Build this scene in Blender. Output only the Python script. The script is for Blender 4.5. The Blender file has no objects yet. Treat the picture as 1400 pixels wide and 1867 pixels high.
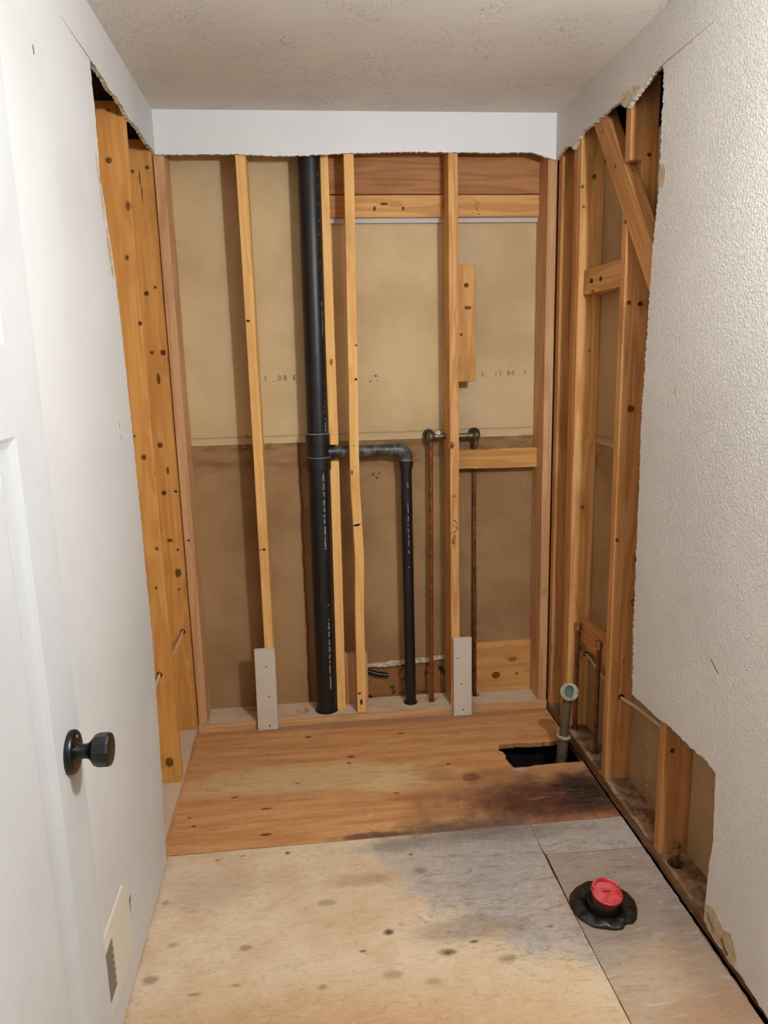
import bpy, bmesh, math, random
from mathutils import Vector, Matrix
from mathutils.geometry import tessellate_polygon
random.seed(7)
S = bpy.context.scene
COL = S.collection
W = 1.524; PY = 0.14; CEIL = 2.442; DW = 0.0127; CUT = 2.303
PI = math.pi

# ------------------------------------------------------------------ camera
cd = bpy.data.cameras.new('camera'); cam = bpy.data.objects.new('camera', cd); COL.objects.link(cam)
cam.location = (0.5118, -2.9698, 1.5397); cam.rotation_euler = (1.3680, 0.0243, -0.1071)
cd.sensor_fit = 'HORIZONTAL'; cd.sensor_width = 36.0; cd.lens = 36.0*1346.25/1400; cd.clip_start = 0.02
S.camera = cam
# ------------------------------------------------------------------ world, lights, exposure
wd = bpy.data.worlds.new('world'); S.world = wd; wd.use_nodes = True
wd.node_tree.nodes['Background'].inputs[0].default_value = (0.02, 0.02, 0.02, 1)
wd.node_tree.nodes['Background'].inputs[1].default_value = 0.0
def lamp(name, kind, loc, power, color, size, rot=(0, 0, 0)):
    l = bpy.data.lights.new(name, kind); l.energy = power; l.color = color
    if kind == 'AREA': l.shape = 'SQUARE'; l.size = size
    else: l.shadow_soft_size = size
    o = bpy.data.objects.new(name, l); COL.objects.link(o); o.location = loc; o.rotation_euler = rot
    return o
lamp('vanity_bulb', 'POINT', (1.40, -2.15, 2.05), 70, (0.94, 1.0, 1.08), 0.045)
lamp('fill_light', 'AREA', (0.70, -3.25, 2.42), 3, (0.94, 1.0, 1.08), 0.5)  # added soft fill behind the camera, not a fitting of the room
S.view_settings.view_transform = 'Standard'; S.view_settings.look = 'None'
S.view_settings.gamma = 1.0; S.view_settings.use_curve_mapping = False
S.view_settings.exposure = 0.06

# ------------------------------------------------------------------ material helpers
def srgb(r, g, b):
    f = lambda c: (c/12.92 if c <= 0.04045 else ((c+0.055)/1.055)**2.4)
    return (f(r/255), f(g/255), f(b/255), 1.0)
class NT:
    def __init__(s, name, rough=0.7, spec=0.3):
        s.m = bpy.data.materials.new(name); s.m.use_nodes = True; s.t = s.m.node_tree
        s.b = s.t.nodes['Principled BSDF']; s.b.inputs['Roughness'].default_value = rough
        s.b.inputs['Specular IOR Level'].default_value = spec
    def node(s, ty, **kw):
        n = s.t.nodes.new(ty)
        for k, v in kw.items(): setattr(n, k, v)
        return n
    def lk(s, a, b):
        if isinstance(a, bpy.types.NodeSocket): s.t.links.new(a, b)
        else: b.default_value = a
    def obj(s, rnd=True):
        o = s.node('ShaderNodeTexCoord').outputs['Object']
        if not rnd: return o
        r = s.node('ShaderNodeObjectInfo').outputs['Random']
        return s.vm('ADD', o, s.vm('MULTIPLY', s.comb(r, r, r), (37.0, 19.0, 53.0)))
    def comb(s, x, y, z):
        n = s.node('ShaderNodeCombineXYZ')
        for i, v in enumerate((x, y, z)): s.lk(v, n.inputs[i])
        return n.outputs[0]
    def sep(s, v):
        n = s.node('ShaderNodeSeparateXYZ'); s.lk(v, n.inputs[0]); return n.outputs
    def vm(s, op, a, b=None):
        n = s.node('ShaderNodeVectorMath', operation=op); s.lk(a, n.inputs[0])
        if b is not None: s.lk(b, n.inputs[1])
        return n.outputs['Value'] if op in ('LENGTH', 'DISTANCE', 'DOT_PRODUCT') else n.outputs[0]
    def ma(s, op, a, b=0.0, c=None):
        n = s.node('ShaderNodeMath', operation=op); s.lk(a, n.inputs[0]); s.lk(b, n.inputs[1])
        if c is not None: s.lk(c, n.inputs[2])
        return n.outputs[0]
    def noise(s, v, scale=1.0, detail=4, rough=0.5, dist=0.0):
        n = s.node('ShaderNodeTexNoise'); s.lk(v, n.inputs['Vector']); n.inputs['Scale'].default_value = scale
        n.inputs['Detail'].default_value = detail; n.inputs['Roughness'].default_value = rough; n.inputs['Distortion'].default_value = dist
        return n.outputs['Fac']
    def vor(s, v, scale, feature='F1', rnd=1.0):
        n = s.node('ShaderNodeTexVoronoi', feature=feature); s.lk(v, n.inputs['Vector']); n.inputs['Scale'].default_value = scale
        n.inputs['Randomness'].default_value = rnd; return n.outputs['Distance']
    def mr(s, v, a, b, c=0.0, d=1.0, smooth=True):
        n = s.node('ShaderNodeMapRange', interpolation_type='SMOOTHSTEP' if smooth else 'LINEAR'); s.lk(v, n.inputs[0])
        for i, x in enumerate((a, b, c, d)): n.inputs[i+1].default_value = x
        return n.outputs[0]
    def mix(s, f, a, b, mode='MIX'):
        n = s.node('ShaderNodeMix', data_type='RGBA', blend_type=mode); s.lk(f, n.inputs[0]); s.lk(a, n.inputs[6]); s.lk(b, n.inputs[7])
        return n.outputs[2]
    def bump(s, h, strength, dist=0.002, prev=None):
        n = s.node('ShaderNodeBump'); s.lk(h, n.inputs['Height']); n.inputs['Strength'].default_value = strength; n.inputs['Distance'].default_value = dist
        if prev is not None: s.lk(prev, n.inputs['Normal'])
        return n.outputs[0]
    def blob(s, v, cx, cy, rx, ry, soft=0.5, nz=None, amp=0.6):
        x = s.vm('DIVIDE', s.vm('SUBTRACT', v, (cx, cy, 0)), (rx, ry, 1e6))
        d = s.vm('LENGTH', x)
        if nz is not None: d = s.ma('MULTIPLY_ADD', s.ma('SUBTRACT', nz, 0.5), amp, d)
        return s.mr(d, 1.0, 1.0-soft)
    def done(s, color, normal=None, rough=None):
        s.lk(color, s.b.inputs['Base Color'])
        if normal is not None: s.lk(normal, s.b.inputs['Normal'])
        if rough is not None: s.lk(rough, s.b.inputs['Roughness'])
        return s.m

def wood(name, lo, hi, knot=(92, 48, 20), knots=0.075, dust=0.0, dustc=(170, 155, 140), rough=0.62, grain=1.0, ring=55.0, gate=0.45, top=False):
    n = NT(name, rough, 0.25); p = n.obj()
    kn = n.node('ShaderNodeTexVoronoi'); n.lk(n.vm('MULTIPLY', p, (11, 11, 5.5)), kn.inputs['Vector']); kn.inputs['Scale'].default_value = 1.0
    gt = n.ma('GREATER_THAN', n.sep(kn.outputs['Color'])[0], gate)
    kd = n.ma('MULTIPLY_ADD', n.ma('SUBTRACT', n.noise(p, 60, 3), 0.5), 0.05, kn.outputs['Distance'])
    kd = n.ma('ADD', kd, n.ma('MULTIPLY', n.ma('SUBTRACT', 1.0, gt), 5.0))
    km = n.mr(kd, knots*1.15, knots*0.85)
    kh = n.mr(kd, knots*0.8, knots*0.3)
    kw = n.mr(kd, knots*4.0, knots*0.9)
    a = n.noise(n.vm('MULTIPLY', p, (9, 9, 0.55)), 1.0, 3, 0.5)
    rg = n.ma('SINE', n.ma('MULTIPLY', n.ma('MULTIPLY_ADD', kw, 0.06, a), ring))
    rg = n.mr(rg, -0.6, 1.0)
    fi = n.noise(n.vm('MULTIPLY', p, (260, 260, 9)), 1.0, 3, 0.6)
    big = n.noise(n.vm('MULTIPLY', p, (4, 4, 2.2)), 1.0, 4, 0.6)
    L, Hh = srgb(*lo), srgb(*hi)
    c = n.mix(n.ma('MULTIPLY', rg, 0.55*grain), Hh, L)
    c = n.mix(n.mr(fi, 0.42, 0.72, 0, 0.38*grain), c, L)
    c = n.mix(n.mr(big, 0.5, 0.78, 0, 0.55), c, tuple(x*0.72 for x in L[:3])+(1,))
    c = n.mix(n.ma('MULTIPLY', kw, 0.35), c, L)
    c = n.mix(n.ma('MULTIPLY', km, 0.8), c, srgb(*knot)); c = n.mix(n.ma('MULTIPLY', kh, 0.5), c, L)
    if dust > 0:
        dn = n.noise(p, 14, 6, 0.7)
        df = n.mr(dn, 0.62-dust*0.5, 0.72-dust*0.25, 0, 0.9)
        if top: df = n.ma('MULTIPLY', df, n.mr(n.sep(n.node('ShaderNodeNewGeometry').outputs['Normal'])[2], 0.2, 0.8, 0.12, 1.0))
        c = n.mix(df, c, srgb(*dustc))
        sp = n.vor(p, 70); c = n.mix(n.mr(sp, 0.12, 0.04, 0, 0.35), c, srgb(90, 70, 52))
    h = n.ma('MULTIPLY_ADD', fi, 0.5, n.ma('MULTIPLY', rg, 0.5))
    return n.done(c, n.bump(h, 0.25, 0.0006))

M = {}
M['stud'] = wood('pine_stud', (184, 122, 62), (222, 168, 104))
M['stud_light'] = wood('pale_pine', (214, 152, 80), (242, 190, 116), grain=0.6)
M['stud_red'] = wood('pinkish_fir', (178, 126, 82), (212, 166, 120), knots=0.05, grain=0.8)
M['stud_left'] = wood('orange_pine', (184, 116, 50), (218, 158, 84), knots=0.13, gate=0.25, grain=0.7)
M['stud_brown'] = wood('brown_pine', (164, 106, 56), (206, 148, 90), knots=0.08)
M['header'] = wood('brown_fir', (150, 96, 54), (186, 130, 82), knots=0.03, ring=90)
M['plate'] = wood('dusty_plate', (186, 132, 80), (222, 174, 120), dust=0.75, dustc=(206, 190, 164), top=True)
M['plate_brown'] = wood('brown_plate', (78, 52, 34), (132, 94, 60), dust=0.38, dustc=(166, 142, 114), top=True)  # darker brown than the other plates, dusty on the upward faces
M['dusty'] = wood('dusty_board', (206, 176, 140), (222, 200, 170), dust=0.8, dustc=(214, 204, 188), knots=0.05, grain=0.5)
M['ply'] = wood('plywood_face', (186, 124, 62), (218, 164, 98), knots=0.12, ring=30, grain=0.8, knot=(120, 66, 34))
M['block'] = wood('split_block', (176, 118, 56), (212, 158, 92), knots=0.1, ring=40)

def osb():
    n = NT('strand_board', 0.7); p = n.obj(False)
    v = n.node('ShaderNodeTexVoronoi'); n.lk(n.vm('MULTIPLY', n.vm('ADD', p, n.comb(n.noise(p, 20, 2), 0.0, n.noise(p, 17, 2))), (26, 1, 55)), v.inputs['Vector'])
    g = n.sep(v.outputs['Color'])[0]
    c = n.mix(g, srgb(112, 72, 40), srgb(178, 124, 74))
    c = n.mix(n.mr(n.noise(p, 22, 4), 0.56, 0.66), c, srgb(58, 34, 20))
    return n.done(c)
M['osb'] = osb()

def paint(name, col, bumpscale=260, strength=0.15, dist=0.0015, rough=0.55, blotch=0.03, style='peel'):
    n = NT(name, rough, 0.35); p = n.obj(False)
    b = n.noise(p, 2.2, 4); c0 = srgb(*col); c1 = tuple(x*(1-blotch*3) for x in c0[:3])+(1,)
    c = n.mix(n.mr(b, 0.4, 0.75), c0, c1)
    sp = n.noise(p, 45, 5, 0.7); c = n.mix(n.mr(sp, 0.70, 0.78, 0, 0.25), c, tuple(x*0.6 for x in c0[:3])+(1,))
    if style == 'peel':
        h = n.noise(p, bumpscale, 3, 0.55, 0.6); h2 = n.mr(h, 0.42, 0.62)
        nr = n.bump(h2, strength, dist)
    elif style == 'knock':
        pp = n.vm('ADD', p, n.vm('MULTIPLY', n.comb(n.noise(p, 9, 3), n.noise(n.vm('ADD', p, (3, 5, 1)), 9, 3), 0.0), (0.12, 0.12, 0)))
        h = n.noise(pp, 70, 5, 0.6, 1.6); area = n.mr(n.noise(p, 5.5, 4, 0.6), 0.44, 0.6)
        h2 = n.ma('MULTIPLY', n.mr(h, 0.56, 0.66), area)
        nr = n.bump(n.ma('MULTIPLY_ADD', n.noise(p, 190, 2), 0.08, h2), strength, dist)
    return n.done(c, nr)
M['wall_left'] = paint('eggshell_white', (210, 208, 204), 150, 0.10, 0.0006)
M['wall_right'] = paint('textured_white', (226, 221, 213), 150, 0.8, 0.0020)
M['strip'] = paint('primed_white', (232, 230, 228), 60, 0.06, 0.0006, blotch=0.015)
M['ceiling'] = paint('knockdown_ceiling', (220, 213, 202), strength=0.75, dist=0.005, style='knock')
M['room'] = paint('plain_grey', (120, 116, 110), 100, 0.1)
def plain(name, col, rough=0.5, metal=0.0, spec=0.5, nz=None, bump=0.0, col2=None):
    n = NT(name, rough, spec); n.b.inputs['Metallic'].default_value = metal
    c = srgb(*col)
    if nz:
        f = n.mr(n.noise(n.obj(), nz, 5, 0.6), 0.38, 0.66)
        c = n.mix(f, c, srgb(*(col2 or tuple(int(v*0.75) for v in col))))
    nr = n.bump(n.noise(n.obj(), (nz or 60)*1.5, 4), bump, 0.002) if bump else None
    return n.done(c, nr)
M['gypsum'] = plain('broken_gypsum', (216, 204, 180), 0.9, nz=60, bump=0.8, col2=(176, 156, 124))
M['door'] = plain('door_white', (187, 187, 185), 0.38, nz=3, col2=(181, 181, 179))
M['black_metal'] = plain('black_metal', (9, 9, 10), 0.30, 0.0, 0.5)
M['abs'] = plain('black_pipe_plastic', (17, 18, 19), 0.42, 0.0, 0.5, nz=12, col2=(27, 28, 29))
M['abs_top'] = plain('dusty_black_plastic', (44, 44, 43), 0.42, nz=30, col2=(104, 102, 94))
M['cement'] = plain('grey_joint_ring', (150, 150, 148), 0.6)
M['print'] = plain('white_print', (176, 176, 174), 0.7)
M['copper'] = plain('aged_copper', (176, 104, 52), 0.42, 0.75, nz=35, col2=(128, 74, 40))
M['copper_dark'] = plain('dark_copper', (146, 92, 60), 0.5, 0.6, nz=35, col2=(100, 62, 44))
M['brass'] = plain('tarnished_brass', (128, 118, 78), 0.45, 0.7, nz=40, col2=(92, 88, 62))
M['brass_bright'] = plain('bright_brass', (190, 150, 84), 0.4, 0.8, nz=50, col2=(120, 90, 50))
M['drain'] = plain('olive_drain_tube', (112, 96, 76), 0.5, 0.35, nz=30, col2=(92, 74, 54))
M['drain_ring'] = plain('pale_ring', (186, 178, 146), 0.5, 0.2, nz=60, col2=(150, 140, 104))
M['gasket'] = plain('white_plastic', (196, 190, 180), 0.5)
M['glass_blue'] = plain('grey_blue_bore', (92, 108, 112), 0.25)
M['cable'] = plain('white_cable', (206, 180, 150), 0.5)
M['void'] = plain('shade_black', (10, 10, 11), 0.9, spec=0.1)  # near-black stands for the shade under the floor and inside holes
M['shaded_wood'] = plain('shade_dark_wood', (30, 29, 29), 0.9, spec=0.1)  # wood with the shade of floor space and cavity tops in its colour
M['steel'] = plain('bright_zinc', (190, 182, 164), 0.3, 0.85)
M['red'] = plain('red_plastic', (190, 38, 46), 0.34, spec=0.6, nz=28, col2=(208, 92, 92))
M['orange_cup'] = plain('stained_orange_cup', (150, 70, 30), 0.5, nz=40, col2=(60, 28, 22))
M['wax'] = plain('black_wax', (13, 12, 11), 0.38, spec=0.5, nz=50, bump=1.0, col2=(46, 41, 33))
M['register'] = plain('ivory_enamel', (214, 208, 190), 0.45)
M['register_dark'] = plain('grey_louver', (120, 108, 92), 0.6)
M['dark_mark'] = plain('dark_ink', (58, 36, 22), 0.8)
M['ink'] = plain('paper_ink', (104, 82, 52), 0.9)
M['tan_paper'] = plain('exposed_tan_paper', (178, 152, 118), 0.9, nz=60, col2=(200, 182, 152))
M['tear_brown'] = plain('damp_brown_paper', (138, 104, 66), 0.9, nz=70, col2=(100, 72, 46))
M['white_strip'] = plain('white_bead', (196, 190, 182), 0.6)

def paper(name, lo, hi, base='upper', ax=0):
    n = NT(name, 0.85, 0.15); p = n.obj(False); x, y, z = n.sep(p)
    b = n.noise(p, 3.0, 5, 0.55); c = n.mix(n.mr(b, 0.35, 0.7), srgb(*hi), srgb(*lo))
    f = n.noise(n.vm('MULTIPLY', p, (30, 30, 240)), 1.0, 3); c = n.mix(n.mr(f, 0.45, 0.8, 0, 0.22), c, srgb(*lo))
    s1 = n.vor(p, 17); c = n.mix(n.mr(s1, 0.045, 0.02, 0, 0.6), c, srgb(92, 62, 34))
    s2 = n.noise(n.vm('MULTIPLY', p, (60, 60, 22)), 1.0, 4, 0.6); c = n.mix(n.mr(s2, 0.70, 0.80, 0, 0.35), c, srgb(214, 190, 150))
    nz = n.noise(p, 7, 4)
    zz = n.ma('MULTIPLY_ADD', nz, 0.01, z)
    if base == 'upper':
        c = n.mix(n.ma('MULTIPLY', n.mr(zz, 1.236, 1.226), 0.30), c, srgb(206, 184, 140))
        c = n.mix(n.mr(z, 1.2145, 1.2105), c, srgb(220, 196, 152))
        c = n.mix(n.ma('MULTIPLY', n.ma('MULTIPLY', n.mr(zz, 1.252, 1.246), n.mr(zz, 1.240, 1.246)), 0.5), c, srgb(130, 96, 56))
    else:
        st = n.noise(n.vm('MULTIPLY', p, (9, 9, 34)), 1.0, 5, 0.6)
        c = n.mix(n.ma('MULTIPLY', n.ma('MULTIPLY', n.mr(z, 1.06, 1.14), n.mr(st, 0.35, 0.7)), 0.6), c, srgb(112, 72, 44))
        if ax == 0:
            w = n.ma('ABSOLUTE', n.ma('SUBTRACT', x, n.ma('MULTIPLY_ADD', n.noise(n.vm('MULTIPLY', p, (0, 0, 9)), 1.0, 4), 0.03, 0.462)))
            c = n.mix(n.ma('MULTIPLY', n.mr(w, 0.009, 0.002), 0.8), c, srgb(88, 46, 24))
            c = n.mix(n.ma('MULTIPLY', n.mr(n.ma('ABSOLUTE', n.ma('SUBTRACT', x, 0.488)), 0.022, 0.0), 0.45), c, srgb(110, 70, 44))
            sc = n.noise(n.vm('MULTIPLY', p, (170, 10, 4)), 1.0, 3); mm = n.blob(n.comb(x, z, 0.0), 1.20, 0.62, 0.13, 0.5, 0.5)
            c = n.mix(n.ma('MULTIPLY', n.ma('MULTIPLY', n.mr(sc, 0.60, 0.7), mm), 0.3), c, srgb(206, 178, 136))
    return n.done(c, n.bump(f, 0.12, 0.0004))
M['paper_up'] = paper('tan_backing_paper', (196, 168, 126), (212, 186, 144))
M['paper_lo'] = paper('brown_backing_paper', (150, 116, 78), (172, 138, 98), 'lower')
M['paper_side_up'] = paper('side_paper_upper', (166, 134, 94), (184, 152, 110), 'upper', 1)
M['paper_side_lo'] = paper('side_paper_lower', (156, 122, 84), (176, 142, 102), 'lower', 1)

def floor_mat(name, kind):
    n = NT(name, 0.66, 0.25); p = n.obj(False); x, y, z = n.sep(p)
    n1 = n.noise(p, 5.5, 6, 0.62); n2 = n.noise(n.vm('ADD', p, (7, 3, 0)), 13, 6, 0.68)
    gx = n.noise(n.vm('MULTIPLY', p, (2.2, 26, 1)), 1.0, 5, 0.6, 0.5)
    fine = n.noise(n.vm('MULTIPLY', p, (30, 190, 1)), 1.0, 4, 0.6)
    swirl = n.noise(n.vm('MULTIPLY', p, (24, 40, 1)), 1.0, 4, 0.6, 2.2)
    if kind == 'rear':
        c = n.mix(n.mr(gx, 0.35, 0.68), srgb(212, 158, 104), srgb(190, 132, 80))
        c = n.mix(n.ma('MULTIPLY', n.blob(p, 0.42, -0.42, 0.62, 0.13, 0.5, n1, 0.8), 0.75), c, srgb(212, 182, 136))
        c = n.mix(n.ma('MULTIPLY', n.blob(p, 0.78, -0.50, 0.22, 0.09, 0.7, n1, 0.8), 0.6), c, srgb(218, 190, 142))
        c = n.mix(n.ma('MULTIPLY', n.blob(p, 0.75, -0.02, 0.9, 0.045, 0.6, n2, 0.8), 0.65), c, srgb(150, 118, 92))
        c = n.mix(n.ma('MULTIPLY', n.mr(n2, 0.55, 0.72), 0.3), c, srgb(166, 122, 82))
        # water stains: brown halo, red-brown heart, black rim by the plate
        c = n.mix(n.ma('MULTIPLY', n.blob(p, 1.30, -0.66, 0.62, 0.26, 0.6, n1, 1.1), 0.85), c, srgb(140, 98, 68))
        c = n.mix(n.ma('MULTIPLY', n.blob(p, 1.34, -0.68, 0.44, 0.18, 0.7, n2, 1.3), 0.95), c, srgb(80, 44, 34))
        c = n.mix(n.ma('MULTIPLY', n.blob(p, 1.47, -0.64, 0.17, 0.18, 0.8, n2, 1.4), 0.92), c, srgb(38, 30, 30))
        c = n.mix(n.ma('MULTIPLY', n.blob(p, 0.95, -0.47, 0.10, 0.07, 0.7, n1, 0.8), 0.5), c, srgb(140, 110, 76))
        c = n.mix(n.ma('MULTIPLY', n.blob(p, 1.07, -0.50, 0.045, 0.04, 0.5, n2, 0.8), 0.6), c, srgb(104, 58, 36))
        c = n.mix(n.ma('MULTIPLY', n.blob(p, 0.82, -0.60, 0.13, 0.03, 0.8, n2, 0.8), 0.5), c, srgb(132, 88, 58))
        c = n.mix(n.ma('MULTIPLY', n.blob(p, 0.98, -0.80, 0.40, 0.075, 0.8, n2, 1.5), 0.9), c, srgb(92, 80, 74))
        c = n.mix(n.ma('MULTIPLY', n.blob(p, 0.66, -0.80, 0.2, 0.028, 0.7, n2, 1.2), 0.8), c, srgb(78, 62, 54))
        c = n.mix(n.ma('MULTIPLY', n.blob(p, 1.262, -0.478, 0.032, 0.014, 0.4, n2, 0.8), 0.8), c, srgb(184, 174, 162))
        sc = n.noise(n.vm('MULTIPLY', n.vm('ADD', p, n.comb(n.noise(p, 3, 2), 0.0, 0.0)), (90, 24, 1)), 1.0, 3, 0.6, 1.0)
        c = n.mix(n.ma('MULTIPLY', n.mr(sc, 0.62, 0.72), 0.28), c, srgb(208, 184, 154))
    else:
        c = n.mix(n.mr(n1, 0.36, 0.66), srgb(222, 200, 168), srgb(208, 178, 142))
        c = n.mix(n.ma('MULTIPLY', n.mr(swirl, 0.46, 0.68), 0.30), c, srgb(204, 168, 128))
        c = n.mix(n.ma('MULTIPLY', n.blob(p, 0.40, -1.66, 1.1, 0.36, 0.7, n1, 1.0), 0.9), c, srgb(182, 136, 88))
        c = n.mix(n.ma('MULTIPLY', n.blob(p, 0.15, -0.98, 0.22, 0.12, 0.8, n2, 1.0), 0.4), c, srgb(170, 156, 134))
        c = n.mix(n.ma('MULTIPLY', n.blob(p, 0.62, -1.0, 0.16, 0.045, 0.7, n2, 1.2), 0.6), c, srgb(176, 138, 102))
        c = n.mix(n.ma('MULTIPLY', n.blob(p, 0.95, -0.95, 0.34, 0.26, 0.55, n1, 1.2), 0.8), c, srgb(172, 162, 152))
        c = n.mix(n.ma('MULTIPLY', n.blob(p, 1.3, -1.05, 0.5, 0.42, 0.35, n1, 0.9), 0.85), c, srgb(166, 157, 149))
        c = n.mix(n.ma('MULTIPLY', n.blob(p, 1.05, -0.83, 0.5, 0.08, 0.9, n2, 1.4), 0.8), c, srgb(120, 108, 102))
        c = n.mix(n.ma('MULTIPLY', n.blob(p, 0.74, -0.86, 0.16, 0.05, 0.7, n2, 1.2), 0.6), c, srgb(134, 124, 118))
        c = n.mix(n.ma('MULTIPLY', n.blob(p, 0.90, -1.24, 0.22, 0.06, 0.7, n1, 1.2), 0.55), c, srgb(134, 116, 102))
        c = n.mix(n.ma('MULTIPLY', n.blob(p, 1.47, -1.40, 0.14, 0.32, 0.8, n1, 1.2), 0.45), c, srgb(110, 86, 72))
        c = n.mix(n.ma('MULTIPLY', n.blob(p, 1.44, -1.58, 0.22, 0.10, 0.7, n1, 1.0), 0.55), c, srgb(176, 118, 70))
        c = n.mix(n.ma('MULTIPLY', n.blob(p, 1.30, -1.21, 0.16, 0.16, 0.5, n2, 0.7), 0.7), c, srgb(160, 134, 104))
        wet = n.mr(n.ma('MULTIPLY', n.blob(p, 1.15, -1.05, 0.6, 0.5, 0.5, n1, 0.8), n.mr(swirl, 0.44, 0.70)), 0.1, 0.9)
        c = n.mix(n.ma('MULTIPLY', wet, 0.28), c, srgb(132, 120, 112))
        c = n.mix(n.ma('MULTIPLY', n.mr(n.noise(n.vm('MULTIPLY', p, (30, 60, 1)), 1.0, 4, 0.6, 1.5), 0.60, 0.7), 0.3), c, srgb(220, 204, 178))
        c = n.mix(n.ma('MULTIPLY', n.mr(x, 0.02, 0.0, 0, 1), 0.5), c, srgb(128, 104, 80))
        if kind == 'side':
            c = n.mix(0.45, c, srgb(134, 112, 94))
    if kind == 'rear':
        st = n.noise(n.vm('MULTIPLY', p, (7, 44, 1)), 1.0, 7, 0.72, 0.8)
        c = n.mix(n.mr(st, 0.50, 0.68, 0, 0.40), c, srgb(150, 98, 56)); c = n.mix(n.mr(st, 0.46, 0.30, 0, 0.25), c, srgb(224, 184, 136))
        pb = n.noise(n.vm('ADD', p, (1, 9, 0)), 30, 6, 0.75); c = n.mix(n.mr(pb, 0.56, 0.70, 0, 0.28), c, srgb(120, 78, 50))
    else:
        st = n.noise(n.vm('MULTIPLY', p, (13, 50, 1)), 1.0, 7, 0.75, 1.0); wet2 = n.blob(p, 1.25, -1.05, 0.62, 0.46, 0.5, n1, 0.8)
        c = n.mix(n.ma('MULTIPLY', n.mr(st, 0.50, 0.66), n.ma('MULTIPLY_ADD', wet2, 0.42, 0.20)), c, srgb(118, 100, 86))
        c = n.mix(n.mr(st, 0.45, 0.30, 0, 0.40), c, srgb(218, 200, 176))
        pb = n.noise(n.vm('ADD', p, (1, 9, 0)), 34, 6, 0.75, 0.6); c = n.mix(n.mr(pb, 0.56, 0.68, 0, 0.30), c, srgb(136, 108, 82))
        wv = n.noise(n.vm('MULTIPLY', p, (5, 16, 1)), 1.0, 3, 0.5, 1.2); wl = n.mr(n.ma('ABSOLUTE', n.ma('SUBTRACT', n.ma('FRACT', n.ma('MULTIPLY', wv, 16.0)), 0.5)), 0.12, 0.0)
        c = n.mix(n.ma('MULTIPLY', wl, n.mr(n2, 0.5, 0.6, 0, 0.22)), c, srgb(150, 116, 82))
    c = n.mix(n.mr(fine, 0.5, 0.8, 0, 0.3), c, srgb(132, 92, 58))
    # knots, nail holes and plug marks
    if kind == 'rear':
        K = [(0.318, -0.742, .026, .009, (40, 22, 14)), (0.309, -0.595, .03, .009, (92, 58, 34)), (0.195, -0.507, .02, .009, (100, 64, 38)),
             (0.463, -0.106, .02, .011, (58, 32, 20)), (0.631, -0.290, .022, .012, (86, 52, 30)), (0.849, -0.133, .022, .010, (48, 26, 16)),
             (0.62, -0.335, .014, .01, (84, 60, 38)), (0.78, -0.565, .018, .007, (78, 46, 28)), (1.0, -0.40, .012, .008, (60, 34, 20)),
             (0.07, -0.66, .012, .009, (80, 44, 26)), (0.05, -0.61, .012, .007, (90, 54, 30)), (0.30, -0.22, .02, .009, (130, 92, 54)), (0.44, -0.30, .016, .008, (128, 96, 60)),
             (1.36, -0.60, .03, .012, (30, 22, 20)), (0.42, -0.45, .016, .006, (110, 76, 44))]
    else:
        K = [(0.676, -1.221, .018, .014, (54, 32, 18)), (0.824, -1.314, .034, .020, (56, 34, 26)), (0.977, -1.353, .036, .022, (112, 90, 70)),
             (0.669, -1.364, .038, .024, (150, 124, 100)), (0.51, -1.084, .036, .018, (140, 124, 104)), (0.29, -1.224, .024, .014, (122, 96, 74)),
             (0.782, -0.906, .014, .010, (70, 52, 42)), (0.80, -0.985, .03, .02, (110, 98, 88)), (0.17, -1.36, .025, .008, (120, 84, 52)),
             (0.27, -1.345, .022, .009, (128, 100, 72)), (0.49, -1.38, .02, .013, (132, 108, 80)), (0.60, -1.278, .014, .008, (88, 56, 36)),
             (0.17, -0.85, .014, .008, (110, 84, 66)), (0.25, -0.84, .014, .008, (110, 84, 66)), (0.39, -0.845, .010, .008, (60, 38, 24)),
             (0.90, -1.285, .018, .008, (80, 58, 42)), (0.77, -1.40, .03, .02, (158, 132, 104)), (0.09, -1.19, .022, .016, (156, 128, 98)),
             (0.05, -1.30, .03, .022, (110, 78, 56)), (0.04, -1.02, .02, .014, (130, 110, 90)), (1.12, -1.26, .02, .008, (84, 72, 62))]
    for (kx, ky, rx, ry, kc) in K:
        c = n.mix(n.ma('MULTIPLY', n.blob(p, kx, ky, rx, ry, 0.75, n2, 1.6), 0.85 if sum(kc) < 240 else 0.6), c, srgb(*kc))
    h = n.ma('ADD', n.ma('MULTIPLY', gx, 0.5), n.ma('MULTIPLY', fine, 0.5))
    return n.done(c, n.bump(h, 0.35, 0.001), n.mr(n1, 0.3, 0.7, 0.5, 0.75))
M['floor_rear'] = floor_mat('plywood_orange', 'rear')
M['floor_front'] = floor_mat('plywood_pale', 'front')
M['floor_side'] = floor_mat('plywood_grey', 'side')

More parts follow.
